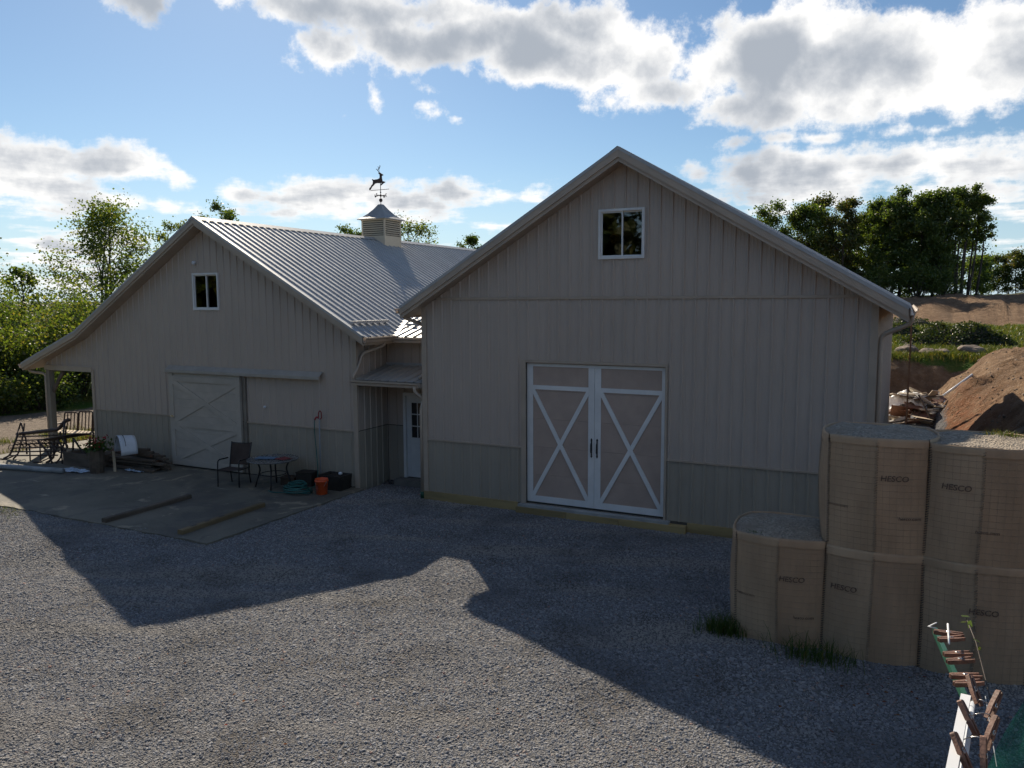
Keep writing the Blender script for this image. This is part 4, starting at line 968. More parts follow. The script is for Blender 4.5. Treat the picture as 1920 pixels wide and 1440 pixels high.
def chair():
    o = Vector((-5.0, -1.0, PZ)); A = thing('patio_chair', o, 'brown sling patio armchair beside the round table', 'chair', rotz=rad(14))
    def bl(mb, nm, m, sm=True): return finish(nm, [(x+o.x, y+o.y, z+o.z) for x, y, z in mb.v], mb.f, m, A, sm)
    for s in (-1, 1):
        x = s*.29
        bl(MB().tube(round_path([(x,-.27,0),(x,-.26,.42),(x,-.25,.62),(x,-.20,.66),(x,.20,.64)], .07), .016, 7), 'arm_leg', blackm)
        bl(MB().tube(round_path([(x*.9,.30,0),(x*.9,.22,.40),(x*.92,.30,.75),(x*.95,.38,1.02)], .1), .016, 7), 'back_leg', blackm)
        bl(MB().tube([(x*.95,-.26,.42),(x*.9,.22,.40)], .014, 6), 'seat_rail', blackm)
    v = []; f = []
    for j in range(9):
        t = j/8
        for i in range(7): u = i/6*2-1; v.append((u*.265, .235+.13*t+.0, .46+.53*t-.02*(1-u*u)*(t > .9)+.0)); v[-1] = (v[-1][0], v[-1][1]+.025*(1-u*u), v[-1][2])
    for j in range(8):
        for i in range(6): f.append((j*7+i, j*7+i+1, j*7+i+8, j*7+i+7))
    bl(MB().add(v, f), 'backrest', brownfab)
    v = []; f = []
    for j in range(7):
        t = j/6
        for i in range(7): u = i/6*2-1; v.append((u*.27, -.27+.50*t, .425-.02*(1-u*u)-.015*t))
    for j in range(6):
        for i in range(6): f.append((j*7+i, j*7+i+1, j*7+i+8, j*7+i+7))
    bl(MB().add(v, f), 'seat', brownfab)
    bl(MB().tube([(-.27,.385,1.0),(-.1,.395,.985),(.1,.395,.985),(.27,.385,1.0)], .012, 6), 'top_rail', blackm)
chair()
def table():
    cx_, cy_ = -3.98, -.72; A = thing('round_table', (cx_, cy_, PZ), 'round mottled patio table with dark legs against the barn wall', 'table')
    r = .62; z = .71
    mb = MB(); mb.lathe((cx_,cy_,z), [(r-.02,-.005),(r,.0),(r+.004,.012),(r,.024),(r-.025,.026)], 36); mb.build('table_top', tablem, A, True)
    for k in range(4):
        a = k*math.pi/2+.6; c, s = math.cos(a), math.sin(a)
        pipe('leg', round_path([(cx_+c*.44,cy_+s*.44,PZ),(cx_+c*.36,cy_+s*.36,.3),(cx_+c*.30,cy_+s*.30,.5),(cx_+c*.42,cy_+s*.42,z)], .1), .02, blackm, A, 7)
    mb = MB(); mb.tube([(cx_+.31*math.cos(i*math.pi/10),cy_+.31*math.sin(i*math.pi/10),.36) for i in range(20)], .011, 5, closed=True); mb.build('stretcher_ring', blackm, A, True)
    def ragm(nm, m, c, sx, sy, rz, lab):
        v = []; f = []; n = 9
        for j in range(n):
            for i in range(n):
                u, w = i/(n-1)-.5, j/(n-1)-.5; x, y = u*sx, w*sy; R_ = rotz(rz) @ Vector((x, y, 0)); h = .014+.022*abs(mnoise.noise(Vector((u*4+sx*9, w*4, 3))))
                v.append((c[0]+R_.x, c[1]+R_.y, z+.026+h))
        for j in range(n-1):
            for i in range(n-1): f.append((j*n+i, j*n+i+1, j*n+i+n+1, j*n+i+n))
        props(finish(nm, v, f, m, None, True), lab, 'cloth')
    ragm('folded_cloth', M('blue_cloth', (.16,.25,.36), .9, var=.2), (cx_-.14, cy_-.08), .5, .34, .4, 'pale blue cloth lying on the round table')
    ragm('folded_cloth', M('red_cloth', (.24,.05,.05), .9, var=.2), (cx_+.30, cy_+.05), .34, .30, -.2, 'dull red cloth lying on the round table')
table()
def misc_pad():
    # orange bucket
    A = thing('bucket', (-2.40, -.80, PZ), 'orange plastic bucket at the edge of the pad', 'bucket')
    mb = MB(); c = (-2.40, -.80, PZ); mb.lathe(c, [(.12,0),(.128,.004),(.148,.29),(.156,.292),(.156,.315),(.162,.318),(.162,.335),(.152,.335),(.15,.36),(.156,.37),(.142,.37),(.122,.02),(.0,.018)], 28); mb.build('pail', orange, A, True)
    pipe('handle', [(-2.40+.166*math.cos(a), -.80-.02-.165*math.sin(a)*.45, PZ+.325-.165*math.sin(a)) for a in np.linspace(0, math.pi, 13)], .0045, chrome, A, 5)
    mb = MB(); a = np.linspace(math.radians(-118), math.radians(-84), 6); mb.add([(c[0]+.1445*math.cos(t), c[1]+.1445*math.sin(t), c[2]+.10) for t in a]+[(c[0]+.1525*math.cos(t), c[1]+.1525*math.sin(t), c[2]+.235) for t in a], [(i, i+1, i+7, i+6) for i in range(5)]); mb.build('label_patch', M('dull_label', (.36,.07,.04), .6, var=.3, vs=40), A)
    # coiled hose
    pts = []; rr = random.Random(4)
    for i in range(9*24):
        a = 2*math.pi*i/24; k = i/24; r = .34-.018*k+.035*math.sin(a*1.0+k)+rr.uniform(-.004, .004)
        pts.append((-3.02+r*1.1*math.cos(a), -.98+r*.85*math.sin(a), PZ+.018+.026*k+.03*math.sin(a*.5+k*2)**2))
    pts = [(-3.75,-1.15,PZ+.016),(-3.6,-1.22,PZ+.016),(-3.42,-1.22,PZ+.016),(-3.3,-1.15,PZ+.016)]+pts
    o = MB().tube(pts, .014, 6).build('garden_hose', teal, None, True); props(o, 'teal garden hose coiled on the pad beside the bucket', 'hose')
    # square planter
    A = thing('planter_box', (-2.46, -.18, PZ), 'dark square planter against the barn corner', 'planter'); x0, x1, y0, y1, h = -2.80, -2.12, -.46, .0, .36
    mb = MB(); s = .04; v = [(x0+s,y0+s,PZ),(x1-s,y0+s,PZ),(x1-s,y1-s,PZ),(x0+s,y1-s,PZ),(x0,y0,PZ+h),(x1,y0,PZ+h),(x1,y1,PZ+h),(x0,y1,PZ+h),(x0+.04,y0+.04,PZ+h),(x1-.04,y0+.04,PZ+h),(x1-.04,y1-.04,PZ+h),(x0+.04,y1-.04,PZ+h),(x0+.05,y0+.05,PZ+h-.07),(x1-.05,y0+.05,PZ+h-.07),(x1-.05,y1-.05,PZ+h-.07),(x0+.05,y1-.05,PZ+h-.07)]
    f = [(3,2,1,0)]+[(a*4+i, a*4+(i+1) % 4, (a+1)*4+(i+1) % 4, (a+1)*4+i) for a in range(3) for i in range(4)]
    mb.add(v, f); mb.build('planter_wall', darkplas, A)
    mb = MB(); n = 8; mb.add([(x0+.05+(x1-x0-.1)*i/n, y0+.05+(y1-y0-.1)*j/n, PZ+h-.05+.05*mnoise.noise(Vector((i*.7, j*.7, 1)))) for j in range(n+1) for i in range(n+1)], [(j*(n+1)+i, j*(n+1)+i+1, (j+1)*(n+1)+i+1, (j+1)*(n+1)+i) for j in range(n) for i in range(n)]); mb.build('soil', M('soil', (.03,.024,.02), .95, bump=.5), A)
    mb = MB(); mb.lathe((-2.28,-.25,PZ+h+.03), [(.02,-.03),(.05,-.01),(.045,.03),(.015,.045)], 10); o = mb.build('plastic_cup', whitepl, None, True); props(o, 'small white plastic cup on top of the dark planter', 'cup')
    # yard hydrant with hose
    A = thing('yard_hydrant', (-3.05, -.06, PZ), 'yard hydrant with red handle in front of the left barn wall', 'hydrant')
    pipe('standpipe', [(-3.05,-.06,PZ),(-3.05,-.06,1.72)], .018, greypipe, A, 8)
    pipe('spout', round_path([(-3.05,-.06,1.70),(-3.12,-.08,1.74),(-3.16,-.10,1.66)], .04), .022, redp, A, 8)
    mb = MB(); mb.tube(round_path([(-3.07,-.06,1.68),(-3.07,-.06,1.82),(-3.03,-.06,1.90),(-2.98,-.06,1.86),(-2.98,-.06,1.70),(-3.04,-.06,1.68)], .03), .014, 6); mb.build('handle', redp, A, True)
    pipe('hose', round_path([(-3.16,-.10,1.66),(-3.17,-.11,1.4),(-3.12,-.12,.9),(-3.06,-.14,.35),(-3.0,-.3,PZ+.03),(-2.9,-.7,PZ+.03)], .2), .011, teal, A, 6)
    # long grey pipe at the left
    A = pipe('drain_pipe', [(-15.4,-2.95,PZ+.075),(-14.2,-2.76,PZ+.07),(-12.3,-2.43,PZ+.07),(-10.15,-2.04,PZ+.07)], .075, greypipe, None, 14); props(A, 'long grey plastic pipe lying across the left end of the pad', 'pipe')
    # flower planter: tall wooden tub with red flowers
    A = thing('flower_tub', (-9.45, -1.55, PZ), 'tall wooden tub with red flowers left of the lumber pile', 'planter')
    c = (-9.45, -1.55, PZ)
    for k in range(12):
        a = 2*math.pi*k/12; R_ = rotz(a); mb = MB(); mb.add([Vector(c)+R_ @ Vector(p) for p in ((.17,-.045,0),(.205,-.052,0.62),(.205,.052,.62),(.17,.045,0),(.15,-.04,0),(.185,-.046,.62),(.185,.046,.62),(.15,.04,0))], [(0,3,2,1),(4,5,6,7),(1,2,6,5),(0,1,5,4),(2,3,7,6)]); mb.build('stave', oldwood, A)
    v = []; f = []
    rr = np.random.default_rng(3)
    for m_, n_, zz, sp, s0, nm in ((weedm, 260, .72, .17, .06, 'leaves'), (flowerred, 60, .86, .15, .045, 'blossoms')):
        mb = MB()
        for k in range(n_):
            p = Vector(c)+Vector((rr.normal(0, sp), rr.normal(0, sp), zz+rr.normal(0, .08))); a = Vector(rr.normal(0, 1, 3)).normalized()*s0; b = Vector(rr.normal(0, 1, 3)).cross(a).normalized()*s0*.7
            mb.add([p-a, p+b*.6, p+a, p-b*.6], [(0,1,2,3)])
        mb.build(nm, m_, A)
    mb = MB(); mb.lathe(c, [(.15,.55),(.17,.57),(.0,.575)], 12); mb.build('soil', darkplas, A)
    # white bent plastic shell over a post
    A = thing('plastic_shell', (-8.88, -1.15, PZ), 'white curved plastic tub half propped over the lumber', 'tub')
    c = Vector((-8.86, -1.15, .52)); v = []; f = []; n = 14; R_ = rotz(rad(-24)) @ rot('Y', rad(0)); mm = 7
    for j in range(mm):
        t = j/(mm-1)
        for i in range(n+1):
            a = math.pi*(i/n); r = .36-.03*t; v.append(c+R_ @ Vector((r*math.cos(a)*1.05, -.16+.42*t, r*1.35*math.sin(a)+.02)))
    for j in range(mm-1):
        for i in range(n): f.append((j*(n+1)+i, j*(n+1)+i+1, (j+1)*(n+1)+i+1, (j+1)*(n+1)+i))
    sh = MB().add(v, f).build('shell', whitepl, A, True); sh.modifiers.new('solid', 'SOLIDIFY').thickness = .012
    for aa in (.36, .62):
        pipe('rib', [c+R_ @ Vector(((.362)*math.cos(a)*1.05, -.16+.42*(aa-.3), .362*1.35*math.sin(a)+.02)) for a in np.linspace(.5, math.pi-.5, 8)], .008, darkplas, A, 5)
    mb = MB().beam((-9.10,-1.28,PZ), (-9.12,-1.28,.60), .05, .05); o = mb.build('wood_stake', palewood, None); props(o, 'thin pale wooden stake under the white plastic tub', 'stake')
    # lumber pile along the wall
    A = thing('lumber_pile', (-9.2, -.55, PZ), 'pile of weathered boards against the left barn wall', 'lumber')
    rr = random.Random(12)
    for k in range(26):
        lay = k//6; L = rr.uniform(1.5, 2.7); y = -.16-rr.uniform(.0, .22)-.14*(k % 6)*.8; z = PZ+.035+.075*lay+rr.uniform(0, .015); x = -9.3+rr.uniform(-.45, .4); a = rr.uniform(-.07, .07)
        mb = MB(); mb.obox((x, y, z), (L, rr.uniform(.09, .19), rr.uniform(.035, .06)), rotz(a) @ rot('Y', rr.uniform(-.03, .03))); mb.build('board', oldwood if rr.random() < .75 else palewood if rr.random() < .3 else redwood, A)
    for k in range(5):
        mb = MB(); x = -8.75+rr.uniform(-.2, .35); mb.obox((x, -.35-.12*k*.5, .22+.07*k), (rr.uniform(.3,.5), .16, .12), rotz(rr.uniform(-.5,.5))); mb.build('offcut', oldwood, A)
    # low trough left of the tub
    A = thing('wooden_trough', (-10.5, -1.0, PZ), 'low dark wooden trough between the benches and the flower tub', 'trough')
    x0, x1, y0, y1 = -11.25, -9.85, -1.30, -.75
    for lo, hi in (((x0,y0,PZ),(x1,y0+.05,.40)), ((x0,y1-.05,PZ),(x1,y1,.40)), ((x0,y0+.05,PZ),(x0+.05,y1-.05,.38)), ((x1-.05,y0+.05,PZ),(x1,y1-.05,.38))): box('trough_side', lo, hi, oldwood, A)
    box('trough_floor', (x0+.05,y0+.05,PZ+.005), (x1-.05,y1-.05,PZ+.04), darkplas, A)
    # plastic film scraps
    for nm, c, sx, sy, lab, sd in (('plastic_sheet', (-10.15,-1.72), .95, .38, 'crumpled blue white plastic sheet left of the flower tub', 1), ('plastic_sheet', (-8.65,-.95), .75, .36, 'crumpled blue white plastic sheet below the lumber pile', 2)):
        v = []; f = []; n = 18
        for j in range(n):
            for i in range(n):
                u, w = i/(n-1)-.5, j/(n-1)-.5; p = Vector((u*5, w*5, sd*3.0)); e = 1+.25*mnoise.noise(Vector((math.atan2(w, u)*1.2, sd, 0)))
                rr_ = max(abs(u), abs(w))*2; cc = math.hypot(u, w)*2 or 1; k = rr_/cc if cc > 0 else 1
                v.append((c[0]+u*sx*e*(.6+.4*k), c[1]+w*sy*e*(.6+.4*k), PZ+.008+.055*abs(mnoise.noise(p))+.03*abs(mnoise.noise(p*3))))
        for j in range(n-1):
            for i in range(n-1): f.append((j*n+i, j*n+i+1, j*n+i+n+1, j*n+i+n))
        props(finish(nm, v, f, film), lab, 'plastic')
    # bags and boxes under the table
    for nm, c, s, m_, lab, cat in (('storage_box', (-3.35,-.22,PZ+.16), (.42,.34,.32), darkplas, 'dark box standing behind the round table', 'box'), ('storage_box', (-3.80,-.35,PZ+.09), (.36,.26,.18), M('brown_carton', (.12,.08,.055), .9, var=.2), 'small brown carton under the round table', 'box')):
        A = thing(nm, (c[0], c[1], PZ), lab, cat); mb = MB(); mb.obox(c, s, rotz(.2)); b_ = mb.build('carton', m_, A)
        mb = MB(); mb.obox((c[0], c[1], c[2]+s[2]/2+.012), (s[0]+.02, s[1]+.02, .022), rotz(.2)); mb.build('lid', m_, A)
    mb = MB(); o = Vector((-4.58,-1.12,.50))
misc_pad()

# ------------------------------------------------------------------ iron benches left of the barn
def bench_upright():
    o = Vector((-13.55, .75, PZ)); A = thing('iron_bench', o, 'upright iron bench with vertical back bars under the porch', 'bench', rotz=rad(8))
    def bl(mb, nm, m=rustm): return finish(nm, [(x+o.x, y+o.y, z+o.z) for x, y, z in mb.v], mb.f, m, A, True)
    W = .92
    for k in range(3):        # three hoop sections of the back
        x0 = -W+k*W*2/3+.02; x1 = x0+W*2/3-.05; h = 1.0+.06*k
        bl(MB().tube(round_path([(x0,.28,.45),(x0,.36,h),(x1,.36,h+.02),(x1,.28,.45)], .07), 0.0230, 6), 'back_hoop')
        for j in range(1, 4):
            x = x0+(x1-x0)*j/4; bl(MB().tube([(x,.285,.47),(x,.355,h)], 0.0175, 5), 'back_bar')
    for j in range(6):
        y = -.22+j*.085; bl(MB().box((-W, y, .43), (W, y+.065, .455)), 'seat_slat', palewood)
    for s in (-1, 1):
        x = s*W*.95
        bl(MB().tube(round_path([(x,-.26,0),(x,-.24,.42),(x,-.22,.66),(x,.32,.70)], .1), 0.0243, 6), 'arm_leg'); bl(MB().tube([(x,.34,0),(x,.28,.44)], 0.0243, 6), 'rear_leg')
        bl(MB().tube([(x,-.24,.42),(x,.29,.42)], 0.0216, 6), 'seat_rail')
bench_upright()
def bench_fallen():
    o = Vector((-12.75, -1.15, PZ)); A = thing('iron_bench', o, 'fallen scrolled iron bench frame lying in front of the porch post', 'bench', rotz=rad(6))
    def bl(mb, nm, m=rustm): return finish(nm, [(x+o.x, y+o.y, z+o.z) for x, y, z in mb.v], mb.f, m, A, True)
    # the back now leans away on the left, seat slats face the camera
    for s, x in ((-1, -.85), (1, .85)):
        bl(MB().tube(round_path([(x-.15,.30,.78),(x,.10,.55),(x+.08,-.20,.10),(x+.02,-.36,.03)], .1), 0.0297, 6), 'side_frame')
        bl(MB().tube(round_path([(x-.05,.42,.95),(x+.02,.30,.62),(x+.22,-.05,.12),(x+.34,-.30,.03)], .1), 0.0243, 6), 'side_frame')
        sc = [(x+.08+.13*(1-t)*math.cos(9*t), -.16, .30+.13*(1-t)*math.sin(9*t)) for t in np.linspace(0, 1, 22)]
        bl(MB().tube(sc, .012, 5), 'scroll')
    bl(MB().tube(round_path([(-1.15,.36,.62),(-.9,.30,.66),(.62,.30,.86),(.86,.34,1.12),(1.0,.36,1.16)], .12), 0.0540, 8), 'top_rail')
    bl(MB().tube(round_path([(.86,.34,1.14),(1.05,.10,.78),(1.35,-.05,.42)], .1), 0.0270, 6), 'arm')
    bl(MB().tube(round_path([(-1.15,.36,.62),(-1.05,.42,.98),(-.70,.28,.50),(-.40,.05,.12)], .05), 0.0243, 6), 'arm')
    for k in range(6):
        t = k/5; bl(MB().tube([(-.98+.22*t, .24-.48*t, .56-.46*t), (.95+.25*t, .24-.48*t, .74-.50*t)], 0.0216, 6), 'slat')
    for k in range(7):
        x = -.65+k*.24; r = .12
        bl(MB().tube([(x+r*math.cos(a), .02-.2*math.sin(a)*.6, .38+.06*k*.3+r*math.sin(a)) for a in np.linspace(0, 2*math.pi, 14)[:-1]], .011, 5, closed=True), 'ring_ornament')
    for k in range(4):
        x = -.2+k*.42; bl(MB().tube([(x,.0,.42),(x+.35,-.28,.02)], 0.0216, 5), 'brace')
    for x in (-.62, .72): bl(MB().tube(round_path([(x,-.1,.12),(x-.12,-.34,.01),(x-.3,-.42,.03)], .08), 0.0216, 5), 'foot')
bench_fallen()
def bench_third():
    o = Vector((-11.62, -.95, PZ)); A = thing('iron_bench', o, 'dark iron bench end leaning beside the wooden trough', 'bench', rotz=rad(10))
    def bl(mb, nm, m=rustm): return finish(nm, [(x+o.x, y+o.y, z+o.z) for x, y, z in mb.v], mb.f, m, A, True)
    for k in range(5): bl(MB().tube([(-.75,-.25+.12*k,.62-.02*k),(.62,-.16+.12*k,.86-.02*k)], 0.0216, 5), 'slat')
    for x in (-.7, 0, .6):
        bl(MB().tube(round_path([(x,-.28,.62+.08*(x+.7)),(x+.25,-.22,.3),(x+.55,-.35,.0)], .1), 0.0270, 6), 'leg'); bl(MB().tube([(x,.28,.58+.08*(x+.7)),(x-.1,.3,0)], 0.0270, 6), 'leg')
    bl(MB().tube(round_path([(-.2,-.3,.55),(.1,-.3,.28),(.45,-.32,.5),(.2,-.3,.7)], .12), 0.0175, 5), 'scroll')
bench_third()
# ------------------------------------------------------------------ vegetation
def mesh_np(name, V, F, mat, parent=None):
    me = bpy.data.meshes.new(name); V = np.asarray(V, np.float32); F = np.asarray(F, np.int32)
    me.vertices.add(len(V)); me.vertices.foreach_set('co', V.ravel()); k = F.shape[1]
    me.loops.add(F.size); me.loops.foreach_set('vertex_index', F.ravel()); me.polygons.add(len(F)); me.polygons.foreach_set('loop_start', np.arange(0, F.size, k))
    me.materials.append(mat); me.update(calc_edges=True)
    o = bpy.data.objects.new(name, me); COL.objects.link(o); ORG[o.name] = ORG[parent.name] if parent else Vector()
    if parent: o.parent = parent
    return o
def leaves(C, size, rng, droop=.3):
    """one folded leaf quad per centre"""
    n = len(C); a = rng.normal(0, 1, (n, 3)); a[:, 2] *= .7; a[:, 2] -= droop; a /= np.linalg.norm(a, axis=1)[:, None]
    b = np.cross(a, rng.normal(0, 1, (n, 3))); b /= np.linalg.norm(b, axis=1)[:, None]+1e-9
    s = size*rng.uniform(.6, 1.35, (n, 1)); L = a*s; W = b*s*.42
    V = np.stack([C-L*.5, C+W-L*.05, C+L*.5, C-W-L*.05], 1).reshape(-1, 3)
    F = np.arange(4*n).reshape(n, 4); return V, F
def branch_tree(name, label, loc, h, spread, mat, nleaf, leaf, seed, bark=barkm, crown_lo=.3, group=None, trunks=1, cat='tree', density=1.0, lean=0.0, slender=.55, clump=.22):
    rng = np.random.default_rng(seed); loc = Vector((loc[0], loc[1], float(terrain(loc[0], loc[1])) if len(loc) < 3 else loc[2]))
    A = thing(name, loc, label, cat, group); tips = []
    trunk = MB(); limb = MB()
    for tr in range(trunks):
        off = Vector((rng.normal(0, .18*(trunks > 1)*h*.12), rng.normal(0, .18*(trunks > 1)*h*.12), 0)); ln = Vector((rng.normal(lean, .05), rng.normal(0, .05), 0))
        hh = h*rng.uniform(.85, 1.0) if tr else h*.97
        pts = [loc+off+Vector((ln.x*hh*t+.03*h*math.sin(3*t+seed+tr), ln.y*hh*t+.025*h*math.cos(2.3*t+seed), hh*t-.15*(t == 0))) for t in np.linspace(0, 1, 9)]
        r0 = h*.016*(1.0 if trunks == 1 else .75); rads = [r0*(1-.92*t)+.008 for t in np.linspace(0, 1, 9)]
        trunk.tube(pts, rads, 7)
        nl = max(6, int(16*density/trunks))
        for k in range(nl):
            t = crown_lo+(1-crown_lo)*(k+rng.uniform(0, .8))/nl; i = min(7, int(t*8)); fr = t*8-i; p = pts[i].lerp(pts[i+1], min(1, fr))
            az = k*2.4+rng.uniform(-.5, .5); prof_ = math.sin(math.pi*min(1, (.12+(t-crown_lo)/(1-crown_lo)*.80)))**.7
            L = spread*prof_*rng.uniform(.65, 1.1); el = rng.uniform(.25, .95)+.5*t*slender
            d = Vector((math.cos(az)*math.cos(el), math.sin(az)*math.cos(el), math.sin(el)))
            q = [p, p+d*L*.4+Vector((0, 0, .03*L)), p+d*L*.75+Vector((0, 0, .02*L)), p+d*L+Vector((0, 0, -.10*L))]
            rr = r0*(1-.85*t)*.55+.01; limb.tube(q, [rr, rr*.7, rr*.45, rr*.18], 5, cap=False)
            for j in range(5):
                u = rng.uniform(.35, 1); s = q[1].lerp(q[3], u); d2 = (d+Vector(rng.normal(0, .75, 3))).normalized(); e = s+d2*L*rng.uniform(.25, .5)
                limb.tube([s, (s+e)/2+Vector((0, 0, .02*L)), e], [rr*.3, rr*.2, rr*.08], 3, cap=False)
                for w in np.linspace(.2, 1.1, 4): tips.append(s.lerp(e, w))
            tips += [q[2], q[3]]
        tips += [pts[-1], pts[-2], pts[-1]+Vector((0, 0, .03*h))]
    trunk.build('trunk', bark, A, True); limb.build('limbs', bark, A)
    tips = np.array([tuple(t) for t in tips]); wgt = rng.uniform(.15, 1, len(tips))**1.6; wgt /= wgt.sum()
    idx = rng.choice(len(tips), nleaf, p=wgt); C = tips[idx]+np.clip(rng.normal(0, .8, (nleaf, 3)), -1.25, 1.25)*np.array([1, 1, .8])*spread*clump*rng.uniform(.3, 1, (nleaf, 1))
    C = C[C[:, 2] > loc.z+.2]
    V, F = leaves(C-np.array(loc), leaf, rng); mesh_np('crown', V, F, mat, A)
    return A
def shrub(name, label, loc, rx, ry, h, mat, nleaf, leaf, seed, group=None, cat='shrub', z=None):
    rng = np.random.default_rng(seed); lz = float(terrain(loc[0], loc[1])) if z is None else z; loc = Vector((loc[0], loc[1], lz))
    A = thing(name, loc, label, cat, group); mb = MB(); cl = []
    for k in range(15):
        az = rng.uniform(0, 6.28); r = rng.uniform(.1, 1)**.6; e = loc+Vector((math.cos(az)*rx*r, math.sin(az)*ry*r, h*math.sqrt(max(.05, 1-.75*r*r))*rng.uniform(.65, 1.05)))
        b = loc+Vector((math.cos(az)*rx*.25*r, math.sin(az)*ry*.25*r, -.1)); m_ = (b+e)/2+Vector((0, 0, .12*h))
        mb.tube([b, m_, e], [.035*h**.5, .02*h**.5, .006], 5, cap=False)
        for w in np.linspace(.35, 1, 5): cl.append(b.lerp(m_, w*2) if w < .5 else m_.lerp(e, w*2-1))
        for j in range(5): cl.append(e+Vector(rng.normal(0, .28, 3))*h*.45)
    mb.build('stems', barkm, A)
    cl = np.array([tuple(c) for c in cl]); idx = rng.integers(0, len(cl), nleaf); C = cl[idx]+rng.normal(0, 1, (nleaf, 3))*np.array([rx, ry, h])*.15
    C[:, 2] = np.abs(C[:, 2]-lz)+lz+.02; V, F = leaves(C-np.array(loc), leaf, rng); mesh_np('foliage', V, F, mat, A)
    return A
G1 = 'shrubs beyond the dirt track on the left'
# left: tall loose tree and the scrub belt
branch_tree('loose_tree', 'tall loose yellow green tree left of the barn roof', (-38.4, 20.5), 10.0-float(terrain(-38.4, 20.5)), 4.3, leaf_y, 14000, .155, 21, crown_lo=.12, clump=.19, density=3.0, trunks=3, slender=.9)
branch_tree('loose_tree', 'sparse leafy tree cut off by the left picture edge', (-42.7, 14.2), 8.6-float(terrain(-42.7, 14.2)), 2.6, leaf_g, 1700, .22, 22, crown_lo=.35, lean=-.04)
branch_tree('young_tree', 'thin young tree top sticking out of the scrub at far left', (-33.1, 11.8), 6.3-float(terrain(-33.1, 11.8)), 1.4, leaf_d, 1400, .17, 23, crown_lo=.3)
sh = [(-23.9,2.6,1.5,1.3,1.7,leaf_y),(-28.2,6.0,2.5,2.2,4.4,leaf_g),(-26.6,9.6,2.3,2.0,4.0,leaf_y),(-28.6,11.4,2.6,2.2,4.9,leaf_y),(-28.4,15.6,2.6,2.4,5.0,leaf_g),(-23.9,6.2,1.5,1.3,1.7,leaf_g),(-24.2,10.2,1.7,1.5,2.2,leaf_y),(-24.0,4.3,1.5,1.2,1.6,leaf_y),(-30.0,2.6,2.6,2.4,4.6,leaf_g),(-31.5,8.4,2.8,2.6,5.0,leaf_y),(-24.6,14.6,2.2,2.0,3.4,leaf_d),(-23.6,19.0,2.4,2.2,4.0,leaf_d),(-27.2,.2,2.2,2.0,3.2,leaf_g),(-22.4,23.0,2.6,2.4,4.4,leaf_d),(-25.9,5.9,1.9,1.7,2.9,leaf_y),(-26.2,3.0,1.9,1.7,2.9,leaf_y),(-34.0,4.0,3.0,2.6,5.2,leaf_g),(-34.5,12.5,3.0,2.8,5.6,leaf_y),(-33.0,18.5,3.0,2.8,5.4,leaf_g)]
sl_lab = ['low yellow green shrub beyond the track at the left picture edge','mid green shrub rising in the middle of the left scrub belt','bright yellow green shrub beside the porch roof edge','tall yellow green shrub under the loose tree','mid green shrub behind the porch roof slope','small green bush at the edge of the dirt track left of the porch post','small yellow green bush seen past the porch post','small yellow green bush nearest the left picture edge on the track','mid green shrub at far left below the horizon','yellow green tall shrub behind the left scrub belt','dark shrub seen through the porch opening','dark shrub deeper behind the porch opening','green shrub just outside the scrub belt at the left','dark tall shrub farthest behind the porch opening','yellow green shrub of middle height above the track bushes','yellow green shrub of middle height near the left picture edge','distant green shrub showing at the left edge under the horizon','distant yellow green shrub behind the loose tree','distant green shrub just above the porch roof edge']
for k, (x, y, rx, ry, h, m_) in enumerate(sh): shrub('wild_shrub', sl_lab[k], (x, y), rx, ry, h, m_, 8500 if h > 2.5 else 5000, .13 if h > 2.5 else .10, 40+k, G1)
# treetops showing over the left barn roof
tops = [(-22.8,15.8,9.7,1.5,'small treetop behind the left barn ridge near its front gable'),(-24.3,14.1,8.5,1.6,'green treetop just left of the left barn gable peak'),(-17.8,20.4,8.6,1.4,'green treetop left of the cupola'),(-14.9,22.5,8.9,1.9,'yellow green treetop right of the cupola'),(-11.8,24.3,8.3,1.3,'tiny treetop against the right barn roof edge')]
for k, (x, y, zt, sp, lab) in enumerate(tops):
    kk = 70/45; x, y, zt, sp = 9.85+(x-9.85)*kk, -15.1+(y+15.1)*kk, 4.25+(zt-4.55)*kk, sp*kk; z0 = float(terrain(x, y))
    branch_tree('treetop_tree', lab, (x, y, z0), zt-z0, sp, leaf_y if k % 2 else leaf_g, 4500, .16, 60+k, crown_lo=.45, group='trees behind the left barn', clump=.2)
# right: tall wood on the rise
G2 = 'tall trees of the wood on the right rise'
px = [(-7.2,84),(-5.0,82.5),(-3.0,85),(-.8,83),(1.8,86),(3.6,83),(5.4,85),(7.2,83),(8.8,86),(10.4,84),(11.9,86),(13.2,83.5)]
hh = [13.9,15.5,14.5,15.1,16.1,15.4,15.3,15.1,16.3,15.5,15.5,15.9]
hh = [z-float(terrain(x, y)) for z, (x, y) in zip(hh, px)]
mm = [leaf_y,leaf_g,leaf_g,leaf_g,leaf_o,leaf_o,leaf_g,leaf_g,leaf_d,leaf_d,leaf_g,leaf_d]
wl = ['low yellow green tree at the left end of the wood above the barn eave','bushy green tree with pointed top second from the left end of the wood','mid green tree third from the left end of the wood','olive tree fourth from the left end of the wood','olive tree with a wispy top, fifth from the left in the wood','rust tinged tree sixth from the left in the wood','green tree in the middle of the wood','green tree just right of the middle of the wood','tallest dark tree of the wood','dark tree right of the tallest tree','olive dark tree left of the bare trunks','dark tree right before the bare trunks']
for k, (x, y) in enumerate(px):
    branch_tree('forest_tree', wl[k], (x, y), hh[k], 3.2 if k < 5 else 2.6, mm[k], 11000, .22, 80+k, crown_lo=.10 if k < 9 else .2, group=G2, density=1.4, clump=.26)
